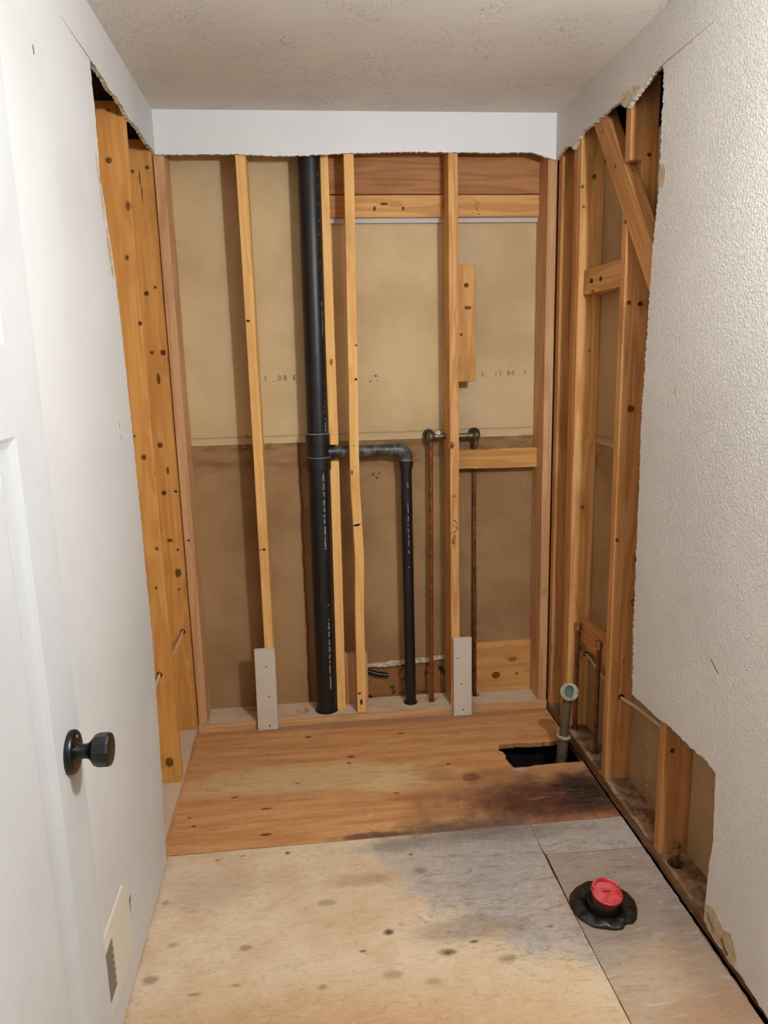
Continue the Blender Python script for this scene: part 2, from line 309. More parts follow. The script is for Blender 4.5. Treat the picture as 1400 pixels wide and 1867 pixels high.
# ------------------------------------------------------------------ object helpers
def tag(o, label=None, cat=None, group=None, kind=None):
    for k, v in (('label', label), ('category', cat), ('group', group), ('kind', kind)):
        if v: o[k] = v
    return o
def thing(name, label, cat, loc=(0, 0, 0), group=None):
    o = bpy.data.objects.new(name, None); COL.objects.link(o); o.location = loc; o.empty_display_size = 0.05
    bpy.context.view_layer.update()
    return tag(o, label, cat, group)
def link(name, bm, mats, parent=None, origin=None, axis='z', smooth=False, bevel=0.0):
    """bm is in world coordinates; the object gets its own origin and its grain along local Z"""
    if origin is None: origin = Vector((0, 0, 0))
    R = {'z': Matrix.Identity(4), 'x': Matrix.Rotation(PI/2, 4, 'Y'), 'y': Matrix.Rotation(-PI/2, 4, 'X')}[axis] if isinstance(axis, str) else axis
    T = Matrix.Translation(Vector(origin)) @ R
    bmesh.ops.recalc_face_normals(bm, faces=bm.faces)
    bm.transform(T.inverted())
    me = bpy.data.meshes.new(name); bm.to_mesh(me); bm.free()
    for m in (mats if isinstance(mats, (list, tuple)) else [mats]): me.materials.append(m)
    if smooth:
        for p in me.polygons: p.use_smooth = True
    o = bpy.data.objects.new(name, me); COL.objects.link(o)
    if parent is not None:
        o.parent = parent
        o.matrix_parent_inverse = Matrix.Identity(4)
        o.matrix_basis = wm(parent).inverted() @ T
    else: o.matrix_basis = T
    if bevel:
        b = o.modifiers.new('edge', 'BEVEL'); b.width = bevel; b.segments = 2; b.limit_method = 'ANGLE'; b.angle_limit = math.radians(50)
    return o
def wm(o):
    m = o.matrix_basis.copy() if o.parent is None else wm(o.parent) @ o.matrix_basis
    return m
def abox(bm, x0, x1, y0, y1, z0, z1, mi=0):
    vs = [bm.verts.new((x, y, z)) for z in (z0, z1) for x, y in ((x0, y0), (x1, y0), (x1, y1), (x0, y1))]
    for f in ((0, 1, 2, 3), (4, 5, 6, 7), (0, 1, 5, 4), (1, 2, 6, 5), (2, 3, 7, 6), (3, 0, 4, 7)):
        bm.faces.new([vs[i] for i in f]).material_index = mi
    return vs
def board(name, label, cat, b, mat, axis='z', parent=None, group=None, bevel=0.003, warp=None):
    """a length of lumber; warp = list of (t, dx, dy) offsets along its length"""
    x0, x1, y0, y1, z0, z1 = b; bm = bmesh.new()
    if warp:
        prev = None
        for (t, dx, dy) in warp:
            z = z0+(z1-z0)*t
            ring = [bm.verts.new(c) for c in ((x0+dx, y0+dy, z), (x1+dx, y0+dy, z), (x1+dx, y1+dy, z), (x0+dx, y1+dy, z))]
            if prev is None: bm.faces.new(ring)
            else:
                for i in range(4): bm.faces.new((prev[i], prev[(i+1) % 4], ring[(i+1) % 4], ring[i]))
            prev = ring
        bm.faces.new(prev)
    else: abox(bm, *b)
    og = {'z': ((x0+x1)/2, (y0+y1)/2, z0), 'x': (x0, (y0+y1)/2, (z0+z1)/2), 'y': ((x0+x1)/2, y0, (z0+z1)/2)}[axis]
    o = link(name, bm, mat, parent, og, axis, bevel=bevel)
    if parent is None: tag(o, label, cat, group)
    elif label: o['label'] = label
    return o
def prism(bm, outer, holes, a0, a1, f, side_mi=1, back_mi=0):
    """outline (2-D) with holes, extruded from a0 to a1; f(u, v, a) -> xyz"""
    loops = [outer]+list(holes)
    flat = [p for l in loops for p in l]
    tri = tessellate_polygon([[Vector((p[0], p[1], 0)) for p in l] for l in loops])
    A = [bm.verts.new(f(p[0], p[1], a0)) for p in flat]; B = [bm.verts.new(f(p[0], p[1], a1)) for p in flat]
    for t in tri:
        for vs, mi in ((A, 0), (B, back_mi)):
            try: bm.faces.new([vs[i] for i in t]).material_index = mi
            except ValueError: pass
    k = 0
    for l in loops:
        m = len(l)
        for i in range(m):
            a, b = k+i, k+(i+1) % m
            try: bm.faces.new((A[a], A[b], B[b], B[a])).material_index = side_mi
            except ValueError: pass
        k += m
def rag(pts, step=0.006, amp=0.003, rnd=random):
    """ragged version of an open polyline"""
    out = []
    for (a, b) in zip(pts[:-1], pts[1:]):
        L = math.dist(a, b); m = max(1, int(L/step)); nx, ny = -(b[1]-a[1])/L, (b[0]-a[0])/L
        for i in range(m):
            t = i/m; j = rnd.uniform(-amp, amp)*(0 if i == 0 and a is pts[0] else 1)
            out.append((a[0]+(b[0]-a[0])*t+nx*j, a[1]+(b[1]-a[1])*t+ny*j))
    out.append(pts[-1]); return out
def circ(cx, cy, r, n=24, ph=0, jit=0):
    return [(cx+(r+random.uniform(-jit, jit))*math.cos(ph+2*PI*i/n), cy+(r+random.uniform(-jit, jit))*math.sin(ph+2*PI*i/n)) for i in range(n)]
def tube(bm, pts, r, n=20, cap=True, mi=0):
    """round tube along a path; r a number or one per point"""
    P = [Vector(p) for p in pts]; rs = r if isinstance(r, (list, tuple)) else [r]*len(P)
    prev = None; up = None; first = last = None
    for i, p in enumerate(P):
        d = (P[min(i+1, len(P)-1)]-P[max(i-1, 0)])
        if d.length < 1e-9: d = P[i]-P[i-1] if i else Vector((0, 0, 1))
        d.normalize()
        if up is None: up = d.orthogonal().normalized()
        u = (up-d*up.dot(d)).normalized(); up = u; v = d.cross(u)
        ring = [bm.verts.new(p+(u*math.cos(2*PI*k/n)+v*math.sin(2*PI*k/n))*rs[i]) for k in range(n)]
        if prev:
            for k in range(n): bm.faces.new((prev[k], prev[(k+1) % n], ring[(k+1) % n], ring[k])).material_index = mi
        else: first = ring
        prev = ring
    if cap: bm.faces.new(first).material_index = mi; bm.faces.new(prev).material_index = mi
def lathe(bm, prof, origin, axis, n=32, mi=0, ph=0.0):
    """prof = [(distance along axis, radius)]; open ends are capped"""
    o = Vector(origin); a = Vector(axis).normalized(); u = a.orthogonal().normalized(); v = a.cross(u); prev = None; first = None
    for (h, r) in prof:
        ring = [bm.verts.new(o+a*h+(u*math.cos(2*PI*k/n+ph)+v*math.sin(2*PI*k/n+ph))*max(r, 1e-5)) for k in range(n)]
        if prev:
            for k in range(n): bm.faces.new((prev[k], prev[(k+1) % n], ring[(k+1) % n], ring[k])).material_index = mi
        else: first = ring
        prev = ring
    bm.faces.new(first).material_index = mi; bm.faces.new(prev).material_index = mi
def sharp(o, ang=40):
    for p in o.data.polygons: p.use_smooth = True
    b = o.modifiers.new('split', 'EDGE_SPLIT'); b.split_angle = math.radians(ang); return o
def struct(o): o['kind'] = 'structure'; return o
def arc(c, r, a0, a1, u, v, n=8):
    c = Vector(c); u = Vector(u); v = Vector(v)
    return [c+u*r*math.cos(a0+(a1-a0)*i/n)+v*r*math.sin(a0+(a1-a0)*i/n) for i in range(n+1)]

# ================================================================== THE SETTING
YB = -4.05
# --- ceiling
bm = bmesh.new(); abox(bm, -0.12, 1.66, YB-0.1, PY+0.02, CEIL, CEIL+0.03)
struct(link('ceiling', bm, M['ceiling']))
# --- painted wall boards: one L-shaped sheet each side of the alcove
fx = lambda u, v, a: (a, u, v)
def side_outline(edge, strip_low, crack_y):
    """edge: bottom to top ragged cut; strip_low: from the cut's top to the back wall"""
    out = [(YB, 0.004)]+edge+strip_low+[(0.0, CEIL), (YB, CEIL)]
    return out
rl = random.Random(3)
eL = rag([(-0.842, 0.004), (-0.835, 0.10), (-0.815, 0.20), (-0.803, 0.262), (-0.790, 0.272), (-0.800, 0.30), (-0.793, 0.36), (-0.765, 0.60), (-0.755, 0.742), (-0.760, 0.95),
          (-0.762, 1.172), (-0.770, 1.42), (-0.782, 1.643), (-0.800, 1.80), (-0.826, 1.90), (-0.842, 1.96), (-0.862, 2.02), (-0.852, 2.12), (-0.852, 2.20), (-0.858, 2.299)], 0.009, 0.0035, rl)
slL = rag([(-0.856, CUT), (-0.72, CUT-0.002), (-0.66, CUT-0.012), (-0.60, CUT-0.003), (-0.50, CUT-0.006), (-0.42, CUT-0.016), (-0.30, CUT-0.004), (-0.16, CUT-0.014), (-0.05, CUT-0.006), (0.0, CUT-0.014)], 0.007, 0.0035, rl)
bm = bmesh.new(); prism(bm, [(YB, 0.004)]+eL+[(-1.085, 2.3018), (-1.085, 2.3028)]+slL+[(0.0, CEIL), (YB, CEIL)], [], DW, 0.0, fx)
wall_left = struct(link('wall_left', bm, [M['wall_left'], M['gypsum']]))
rr = random.Random(5)
eR = rag([(-1.350, 0.10), (-1.352, 0.182), (-1.365, 0.305), (-1.356, 0.485)], 0.02, 0.002, rr)
eR += rag([(-1.352, 0.486), (-1.30, 0.496), (-1.21, 0.487), (-1.12, 0.488), (-1.044, 0.480), (-0.95, 0.477), (-0.870, 0.472)], 0.012, 0.003, rr)
eR += rag([(-0.866, 0.474), (-0.852, 0.70), (-0.848, 0.95), (-0.843, 1.371), (-0.856, 1.671), (-0.864, 1.836), (-0.882, 1.978), (-0.884, 2.241), (-0.876, 2.300)], 0.0055, 0.0048, rr)
slR = rag([(-0.874, CUT), (-0.82, CUT-0.004), (-0.74, CUT-0.022), (-0.70, CUT-0.030), (-0.66, CUT-0.042), (-0.625, CUT-0.030), (-0.60, CUT-0.008), (-0.50, CUT-0.003),
           (-0.40, CUT-0.006), (-0.30, CUT-0.004), (-0.24, CUT-0.018), (-0.20, CUT-0.038), (-0.17, CUT-0.018), (-0.12, CUT-0.010), (-0.06, CUT-0.018), (0.0, CUT-0.026)], 0.007, 0.003, rr)
lowR = rag([(YB, 0.020), (-1.75, 0.022), (-1.60, 0.030), (-1.52, 0.042), (-1.50, 0.035), (-1.47, 0.028), (-1.44, 0.040), (-1.41, 0.034), (-1.372, 0.040), (-1.350, 0.050)], 0.012, 0.003, rr)
bm = bmesh.new(); prism(bm, lowR+eR+[(-1.13, 2.3022), (-1.13, 2.3030)]+slR+[(0.0, CEIL), (YB, CEIL)], [], W-DW, W, fx)
wall_right = struct(link('wall_right', bm, [M['wall_right'], M['gypsum']]))
# --- finished strip at the top of the back wall
rb = random.Random(9)
lowB = rag([(DW, CUT-0.012), (0.10, CUT-0.012), (0.30, CUT-0.010), (0.46, CUT-0.016), (0.56, CUT-0.014), (0.70, CUT-0.006), (0.95, CUT), (1.25, CUT-0.002), (1.42, CUT-0.001), (1.46, CUT-0.014), (W-DW, CUT-0.028)], 0.008, 0.002, rb)
bm = bmesh.new(); prism(bm, lowB+[(W-DW, CEIL), (DW, CEIL)], [], -DW, 0.0, lambda u, v, a: (u, a, v))
wall_back = struct(link('wall_back', bm, [M['strip'], M['gypsum']]))
# --- wall behind the camera
bm = bmesh.new(); abox(bm, -0.12, 1.66, YB-0.1, YB, -0.02, CEIL); struct(link('wall_front', bm, M['room']))
# peeled paper beside the cuts
def flake(wall, name, pts, x, dx, mat):
    bm = bmesh.new(); prism(bm, pts, [], x, x+dx, fx, 0); return link(name, bm, mat, wall)
rp = random.Random(12)
flake(wall_left, 'peeled_paper', [(-0.862, 1.985), (-0.868, 2.03), (-0.884, 2.075), (-0.893, 2.06), (-0.885, 2.01), (-0.878, 1.97), (-0.872, 1.93), (-0.866, 1.905), (-0.855, 1.915), (-0.852, 1.955)], DW, 0.0006, M['tan_paper'])
flake(wall_left, 'peeled_paper', [(-0.840, 1.90), (-0.852, 1.895), (-0.858, 1.86), (-0.848, 1.82), (-0.838, 1.785), (-0.822, 1.77), (-0.812, 1.80), (-0.824, 1.86)], DW, 0.0006, M['tan_paper'])
flake(wall_left, 'tear_hole', [(-1.283, 0.212), (-1.255, 0.222), (-1.268, 0.204), (-1.272, 0.178), (-1.282, 0.168), (-1.286, 0.19)], DW, 0.0004, M['void'])
flake(wall_right, 'peeled_paper', [(-0.889+0.021*math.cos(a)-0.010, 2.016+0.031*math.sin(a)) for a in [i*PI/10 for i in range(20)]], W-DW, -0.0006, M['tan_paper'])
flake(wall_right, 'torn_core', [(-1.352, 0.100), (-1.352, 0.055), (-1.372, 0.045), (-1.41, 0.038), (-1.44, 0.044), (-1.47, 0.032), (-1.495, 0.038), (-1.50, 0.075), (-1.485, 0.098), (-1.47, 0.112), (-1.44, 0.098), (-1.41, 0.115), (-1.38, 0.118)], W-DW, -0.0008, M['tan_paper'])
for (pts) in ([(-1.362, 0.082), (-1.385, 0.062), (-1.402, 0.056), (-1.399, 0.064), (-1.378, 0.076), (-1.366, 0.090)], [(-1.428, 0.062), (-1.448, 0.046), (-1.462, 0.040), (-1.470, 0.052), (-1.452, 0.058), (-1.440, 0.072)]):
    flake(wall_right, 'torn_core', pts, W-DW-0.0009, -0.0006, M['tear_brown'])
flake(wall_right, 'torn_core', [(-0.74, CUT-0.020), (-0.70, CUT-0.028), (-0.66, CUT-0.040), (-0.63, CUT-0.032), (-0.605, CUT-0.012), (-0.62, CUT+0.012), (-0.66, CUT+0.004), (-0.70, CUT+0.004), (-0.73, CUT-0.004)], W-DW, -0.0008, M['gypsum'])
flake(wall_right, 'scratch', [(-1.298, 0.775), (-1.332, 0.752), (-1.333, 0.748), (-1.299, 0.771)], W-DW, -0.0003, M['dark_mark'])
flake(wall_right, 'scratch', [(-1.035, 1.452), (-1.041, 1.450), (-1.043, 1.430), (-1.037, 1.428)], W-DW, -0.0003, M['tan_paper'])
flake(wall_left, 'scratch', [(-0.905, 1.395), (-0.910, 1.390), (-0.908, 1.375), (-0.904, 1.380)], DW, 0.0003, M['register_dark'])
flake(wall_left, 'scratch', [(-0.905, 1.360), (-0.909, 1.356), (-0.907, 1.345), (-0.903, 1.350)], DW, 0.0003, M['register_dark'])
flake(wall_left, 'scratch', [(-1.30, 2.165), (-1.305, 2.160), (-1.303, 2.145), (-1.298, 2.148)], DW, 0.0003, M['dark_mark'])

# --- floor: plywood sheets over a dark joist space
floor = struct(bpy.data.objects.new('floor', None)); COL.objects.link(floor)
fz = lambda u, v, a: (u, v, a)
rf = random.Random(21)
hole = rag([(1.236, -0.288), (1.30, -0.284), (1.40, -0.292), (1.47, -0.290), (1.5205, -0.30)], 0.012, 0.003, rf) + \
       [(1.5205, -0.452)] + rag([(1.515, -0.458), (1.42, -0.456), (1.33, -0.458), (1.30, -0.464), (1.245, -0.462)], 0.02, 0.0012, rf) + rag([(1.240, -0.45), (1.228, -0.40), (1.238, -0.36), (1.222, -0.33), (1.228, -0.30)], 0.012, 0.004, rf)
SE = -0.805
bm = bmesh.new()
seam = rag([(-0.085, SE), (0.60, SE-0.004), (1.0, SE-0.001), (1.518, SE-0.004)], 0.02, 0.0012, rf)
prism(bm, seam+[(1.522, 0.16), (-0.085, 0.16)], [hole], 0.0, -0.019, fz, 1)
link('plywood_sheet', bm, [M['floor_rear'], M['header']], floor)['label'] = 'orange-brown plywood sheet with a rough-cut hole and dark water stains'
bm = bmesh.new()
prism(bm, rag([(-0.085, YB), (1.214, YB)], 5, 0)+rag([(1.207, -1.62), (1.200, -1.25), (1.197, -0.93), (1.200, SE-0.006)], 0.03, 0.0008, rf)+[(-0.085, SE-0.003)], [], -0.001, -0.019, fz, 1)
link('plywood_sheet', bm, [M['floor_front'], M['header']], floor)['label'] = 'pale worn plywood sheet with round plug marks'
bm = bmesh.new()
prism(bm, rag([(1.203, -0.966), (1.520, -0.972)], 0.03, 0.0006, rf)+[(1.520, SE-0.006), (1.2012, SE-0.006), (1.2, -0.93)], [], -0.0012, -0.019, fz, 1)
link('plywood_sheet', bm, [M['floor_front'], M['header']], floor)['label'] = 'narrow grey plywood piece between rear sheet and drain flange'
bm = bmesh.new()
prism(bm, [(1.2165, YB), (1.514, YB)]+rag([(1.514, -1.7), (1.517, -1.30), (1.520, -0.98)], 0.02, 0.002, rf)+[(1.5195, -0.9745), (1.205, -0.9685), (1.2025, -1.25), (1.2095, -1.62)], [circ(1.293, -1.20, 0.056, 24)], -0.001, -0.019, fz, 1)
link('plywood_sheet', bm, [M['floor_side'], M['header']], floor)['label'] = 'grey water-stained plywood piece around the drain flange'
bm = bmesh.new(); abox(bm, -0.12, 1.66, YB-0.1, 0.2, -0.72, -0.70)
link('crawl_space_ground', bm, M['void'], floor)
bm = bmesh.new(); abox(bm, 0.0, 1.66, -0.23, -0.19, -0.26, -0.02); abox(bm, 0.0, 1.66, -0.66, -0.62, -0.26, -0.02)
link('floor_joist', bm, M['shaded_wood'], floor)
bm = bmesh.new()
for b in ((-0.13, -0.10, YB-0.1, 0.2), (1.64, 1.67, YB-0.1, 0.2), (-0.13, 1.67, 0.17, 0.2), (-0.13, 1.67, YB-0.1, YB-0.07)): abox(bm, *b, -0.70, -0.02)
link('foundation_wall', bm, M['void'], floor)

# ================================================================== SHEETS SEEN FROM BEHIND
def sheet(name, label, outline, holes, a0, a1, f, mat):
    bm = bmesh.new(); prism(bm, outline, holes, a0, a1, f, 1)
    return tag(link(name, bm, [mat, M['gypsum']]), label, 'drywall')
fb = lambda u, v, a: (u, a, v)
up = sheet('drywall_sheet', 'tan paper back of the upper drywall sheet behind the back wall studs', [(-0.02, 1.2105), (1.60, 1.2085), (1.60, CEIL), (-0.02, CEIL)], [circ(1.026, 1.228, 0.019, 12, jit=0.002), circ(1.222, 1.230, 0.021, 12, jit=0.003)], PY, PY+DW, fb, M['paper_up'])
rt = random.Random(4)
torn = rag([(1.093, 0.0), (1.093, 0.202), (1.06, 0.203), (1.0, 0.196), (0.93, 0.192), (0.88, 0.190), (0.82, 0.184), (0.78, 0.188), (0.737, 0.190), (0.737, 0.0)], 0.01, 0.002, rt)
lo = sheet('drywall_sheet', 'darker brown paper back of the lower drywall sheet behind the back wall studs', [(-0.02, 0.0), (-0.02, 1.2085), (1.60, 1.2065), (1.60, 0.0)]+torn, [], PY+0.001, PY+DW+0.001, fb, M['paper_lo'])
bm = bmesh.new(); prism(bm, rag([(0.737, 0.188), (0.78, 0.186), (0.82, 0.183), (0.88, 0.189), (0.93, 0.191), (1.0, 0.195), (1.06, 0.202), (1.093, 0.205)], 0.008, 0.002, rt) +
                        rag([(1.093, 0.224), (1.0, 0.216), (0.9, 0.215), (0.80, 0.207), (0.737, 0.205)], 0.008, 0.003, rt), [], PY-0.002, PY+0.0008, fb, 0)
link('torn_gypsum_edge', bm, M['gypsum'], lo)
sheet('drywall_sheet', 'brown paper back of the upper sheet behind the right wall studs', [(YB, 1.2105), (0.10, 1.2105), (0.10, 2.21), (YB, 2.21)], [], W+0.0895, W+0.102, fx, M['paper_side_up'])
sheet('drywall_sheet', 'brown paper back of the lower sheet behind the right wall studs, spotted with white glue', [(YB, 0.0), (0.10, 0.0), (0.10, 1.2085), (YB, 1.2085)], [], W+0.0895, W+0.102, fx, M['paper_side_lo'])
sheet('drywall_sheet', 'paper-backed sheet closing the cavity behind the left wall studs', [(YB, 0.0), (0.10, 0.0), (0.10, CEIL), (YB, CEIL)], [], -0.0895, -0.102, fx, M['paper_side_lo'])
# white glue spots on the right-hand sheet
bm = bmesh.new(); rg_ = random.Random(31)
for i in range(34):
    z = 0.06+0.26*(i/34)**1.2; y = -0.800-0.008*math.sin(i)+0.03*abs(i/34-0.5)+rg_.uniform(-.008, .008); r = rg_.uniform(.0015, .004)
    prism(bm, circ(y, z, r, 7, jit=r*0.3), [], W+0.0895, W+0.0885, fx, 0)
tag(link('glue_drips', bm, M['print']), 'trail of white glue drips on the brown paper low behind the right wall', 'glue', kind='stuff')
board('strand_board', 'brown strand board showing under the torn drywall edge', 'board', (0.737, 1.093, PY+0.015, PY+0.027, 0.0, 0.21), M['osb'], 'x')
bm = bmesh.new(); tube(bm, [(0.735, PY+0.004, 0.168), (0.782, PY+0.003, 0.150), (0.832, PY+0.002, 0.141)], [0.010, 0.0115, 0.0105], 16)
o = tag(link('black_duct_scrap', bm, M['black_metal'], origin=(0.735, PY, 0.168)), 'dark slanted tube end poking out under the torn drywall edge', 'pipe'); sharp(o)

# mirrored ink numbers that bled through the paper
def stamp(parent, txt, x, z, size, y):
    cu = bpy.data.curves.new('txt', 'FONT'); cu.body = txt; cu.size = size; cu.extrude = 0.0002; cu.space_character = 1.5
    ob = bpy.data.objects.new('txt', cu); COL.objects.link(ob)
    dg = bpy.context.evaluated_depsgraph_get(); me = bpy.data.meshes.new_from_object(ob.evaluated_get(dg)); me.materials.clear(); me.materials.append(M['ink'])
    bpy.data.objects.remove(ob)
    o = bpy.data.objects.new('ink_stamp', me); COL.objects.link(o); o.parent = parent
    o.matrix_basis = wm(parent).inverted() @ Matrix.Translation((x, y, z)) @ Matrix.Rotation(PI/2, 4, 'X')
    return o
stamp(up, 'I _08 E_ 11 /', 0.352, 1.468, 0.030, PY-0.0004)
stamp(up, '. L_ 11 80_ I', 1.232, 1.464, 0.027, PY-0.0004)

# ================================================================== FRAMING
# sole plates
bm = bmesh.new()
prism(bm, rag([(0.0, 0.0), (0.5, 0.001), (0.52, 0.003), (1.0, 0.002), (1.15, 0.001), (1.3, 0.006), (1.38, 0.001), (W, 0.0)], 0.03, 0.0012, rf)+[(W, PY), (0.0, PY)],
      [circ(0.439, 0.062, 0.028, 20, jit=.001), circ(0.5475, 0.060, 0.052, 28, jit=.001), circ(0.922, 0.072, 0.033, 22, jit=.001), circ(1.014, 0.080, 0.026, 20, jit=.001), circ(1.2225, 0.096, 0.018, 16)], 0.0385, 0.0005, fz, 0)
o = tag(link('sole_plate', bm, M['plate'], origin=(0, 0, 0), axis='x'), 'dusty bottom plate of the back wall, drilled for the pipes', 'lumber')
board('sole_plate', 'pale dusty bottom plate of the left wall', 'lumber', (-0.089, -0.0005, YB, -0.0005, 0.0005, 0.0385), M['plate'], 'y')
bm = bmesh.new()
prism(bm, rag([(W+0.001, YB), (W+0.001, -1.30), (W+0.003, -1.05), (W+0.001, -0.8), (W+0.001, -0.5), (W+0.0005, 0.0)], 0.02, 0.002, rf)+[(W+0.089, 0.0), (W+0.089, YB)],
      [circ(1.563, -0.465, 0.016, 14), circ(1.555, -0.271, 0.016, 14), circ(1.556, -1.112, 0.024, 16, jit=.002)], 0.0385, 0.0005, fz, 0)
tag(link('sole_plate', bm, M['plate_brown'], origin=(W, YB, 0), axis='y'), 'dark brown bottom plate of the right wall', 'lumber')
# top plates
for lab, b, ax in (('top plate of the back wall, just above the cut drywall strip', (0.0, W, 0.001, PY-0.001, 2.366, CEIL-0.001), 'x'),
                   ('top plate of the left wall coloured dark for the shaded gap', (-0.089, -0.001, YB, -0.001, 2.3365, CEIL-0.001), 'y'),
                   ('top plate of the right wall coloured dark for the shaded gap', (W+0.001, W+0.089, YB, -0.001, 2.3565, CEIL-0.001), 'y')):
    board('top_plate', lab, 'lumber', b, M['header'] if ax == 'x' else M['shaded_wood'], ax)  # side plates near-black: the shade at the cavity tops is painted on
T = 2.3655; B = 0.039; TL = 2.336; TR = 2.356
# back wall
board('wall_stud', 'pinkish end stud at the left corner of the back wall', 'stud', (0.001, 0.039, 0.0, PY-0.001, B, T), M['stud_red'])
board('wall_stud', 'slim yellow stud left of the large black pipe, small grey board over its foot', 'stud', (0.297, 0.335, 0.0, PY-0.001, B, T), M['stud_light'],
      warp=[(0, -.002, 0), (.15, -.001, 0), (.3, 0, 0), (.5, 0.001, 0), (.75, 0.001, 0), (1, 0, 0)])
s3 = [(0, -.008, 0), (.25, -.004, 0), (.5, 0.001, 0), (.75, 0.001, 0), (1, 0, 0)]
# stud cut for the branch pipe: two lengths
bm = bmesh.new()
for z0, z1 in ((B, 1.138), (1.206, T)):
    d0 = -0.010*(1-min(1, z0/1.2)); d1 = -0.010*(1-min(1, z1/1.2))
    vs = abox(bm, 0.603, 0.641, 0.045, PY-0.001, z0, z1)
    for v in vs: v.co.x += d0 if v.co.z < (z0+z1)/2 else d1
# thin web behind the branch pipe
abox(bm, 0.603, 0.641, 0.1005, PY-0.001, 1.138, 1.206)
tag(link('wall_stud', bm, M['stud_light'], origin=(0.62, 0.09, B), bevel=0.002), 'yellow stud right beside the large black pipe, notched for the branch pipe', 'stud')
board('wall_stud', 'warped yellow stud in front of the horizontal black branch pipe', 'stud', (0.686, 0.724, 0.0, 0.0460, B, T), M['stud_light'],
      warp=[(0, -.007, 0), (.06, -.006, 0), (.2, -.003, 0), (.3, 0.004, 0), (.37, 0.000, 0), (.42, -0.004, 0), (.48, -.004, 0), (.6, .001, 0), (.72, .004, 0), (.9, .010, 0), (1, .012, 0)])
board('wall_stud', 'stud between the two brass valves, small grey board over its foot', 'stud', (1.094, 1.132, 0.0, PY-0.001, B, T), M['stud'])
board('wall_stud', 'pinkish end stud at the right corner of the back wall', 'stud', (1.486, 1.5235, 0.0, PY-0.001, B, T), M['stud_red'])
# left wall
bm = bmesh.new()
prism(bm, [(-0.089, B), (-0.0005, B), (-0.0005, TL), (-0.089, TL)], [circ(-0.027, 0.472, 0.011, 14)], -0.039, -0.001, lambda u, v, a: (u, a, v), 0)
tag(link('wall_stud', bm, M['stud_left'], origin=(-0.045, -0.02, B), bevel=0.002), 'knotty orange corner stud of the left wall, with a cable coming out of it', 'stud')
bm = bmesh.new()
prism(bm, [(-0.089, B), (-0.0005, B), (-0.0005, TL), (-0.089, TL)], [circ(-0.047, 0.462, 0.011, 14)], -0.440, -0.402, lambda u, v, a: (u, a, v), 0)
tag(link('wall_stud', bm, M['stud_left'], origin=(-0.045, -0.42, B), bevel=0.003), 'wide orange stud of the left wall right at the cut drywall edge', 'stud')
# right wall
X0, X1 = W+0.0005, W+0.089
board('wall_stud', 'narrow brown corner stud of the right wall', 'stud', (X0, X1, -0.050, -0.012, B, TR), M['stud_brown'])
board('wall_stud', 'rear one of the paired studs of the right wall', 'stud', (X0+0.002, X1, -0.2085, -0.1705, B, TR), M['stud_brown'])
board('wall_stud', 'front one of the paired studs of the right wall, nearer the blocking', 'stud', (X0, X1, -0.249, -0.211, B, TR), M['stud'])
bm = bmesh.new()
abox(bm, W+0.0400, X1, -0.655, -0.6165, B, TR)
n0 = [(W+0.0005, -0.6165), (W+0.0405, -0.6165), (W+0.0405, -0.655), (W+0.0005, -0.655)]
prism(bm, [(-0.655, B), (-0.6165, B), (-0.6165, 1.972), (-0.655, 1.924)], [], X0, W+0.0404, fx, 0); abox(bm, X0, W+0.0404, -0.655, -0.6165, 2.116, TR)
tag(link('wall_stud', bm, M['stud_brown'], origin=(W+0.045, -0.636, B), bevel=0.0025), 'wide stud of the right wall notched behind the diagonal brace', 'stud')
board('wall_stud', 'lower stud of the right wall seen inside the small cut-out near the floor', 'stud', (X0, X1, -1.068, -1.030, B, TR), M['stud_brown'])
# diagonal brace
bm = bmesh.new()
a = Vector((0, -0.300, 2.366)); b_ = Vector((0, -1.02, 1.462)); d = (b_-a).normalized(); nrm = Vector((0, d.z, -d.y))
a0 = Vector((0, -0.305, 2.3655)); 
pts = [(-0.3118, 2.3550), (-0.4222, 2.3550), (-1.028, 1.600), (-1.028, 1.462)]
prism(bm, pts, [], W+0.0005, W+0.0385, fx, 0)
rot = Matrix.Rotation(math.atan2(0.904, 0.72)-PI/2, 4, 'X')
tag(link('diagonal_brace', bm, M['stud_brown'], origin=(W+0.02, -0.36, 2.36), axis=Matrix.Rotation(math.radians(-38.5), 4, 'X'), bevel=0.0025), 'diagonal brace board crossing the right wall studs near the top', 'brace')
# blocking
board('blocking', 'short horizontal block between the right wall studs below the brace', 'block', (1.545, X1, -0.616, -0.2495, 1.755, 1.842), M['stud'], 'y')
bm = bmesh.new(); 
prism(bm, [(-0.2495, 0.506), (-0.6545+0.04, 0.506)]+rag([(-0.6145, 0.418), (-0.55, 0.425), (-0.48, 0.405), (-0.40, 0.418), (-0.35, 0.40), (-0.2495, 0.418)], 0.02, 0.003, rf), [], 1.572, 1.610, fx, 0)
tag(link('blocking', bm, M['stud_brown'], origin=(1.59, -0.6, 0.46), axis='y', bevel=0.002), 'low block behind the two capped copper stubs in the right wall', 'block')
bm = bmesh.new()
prism(bm, rag([(1.1325, 1.083), (1.18, 1.082), (1.22, 1.080), (1.30, 1.079), (1.4855, 1.077)], 0.02, 0.0015, rf)+rag([(1.4855, 1.158), (1.35, 1.160), (1.27, 1.157), (1.20, 1.158), (1.1325, 1.160)], 0.015, 0.002, rf), [], 0.080, 0.118, lambda u, v, a: (u, a, v), 0)
tag(link('blocking', bm, M['block'], origin=(1.13, 0.10, 1.12), axis='x', bevel=0.002), 'rough horizontal block under the right brass valve', 'block')
board('nailer_board', 'short upright board nailed beside the stud, high in the right bay', 'board', (1.1325, 1.207, 0.030, 0.068, 1.446, 1.900), M['block'])
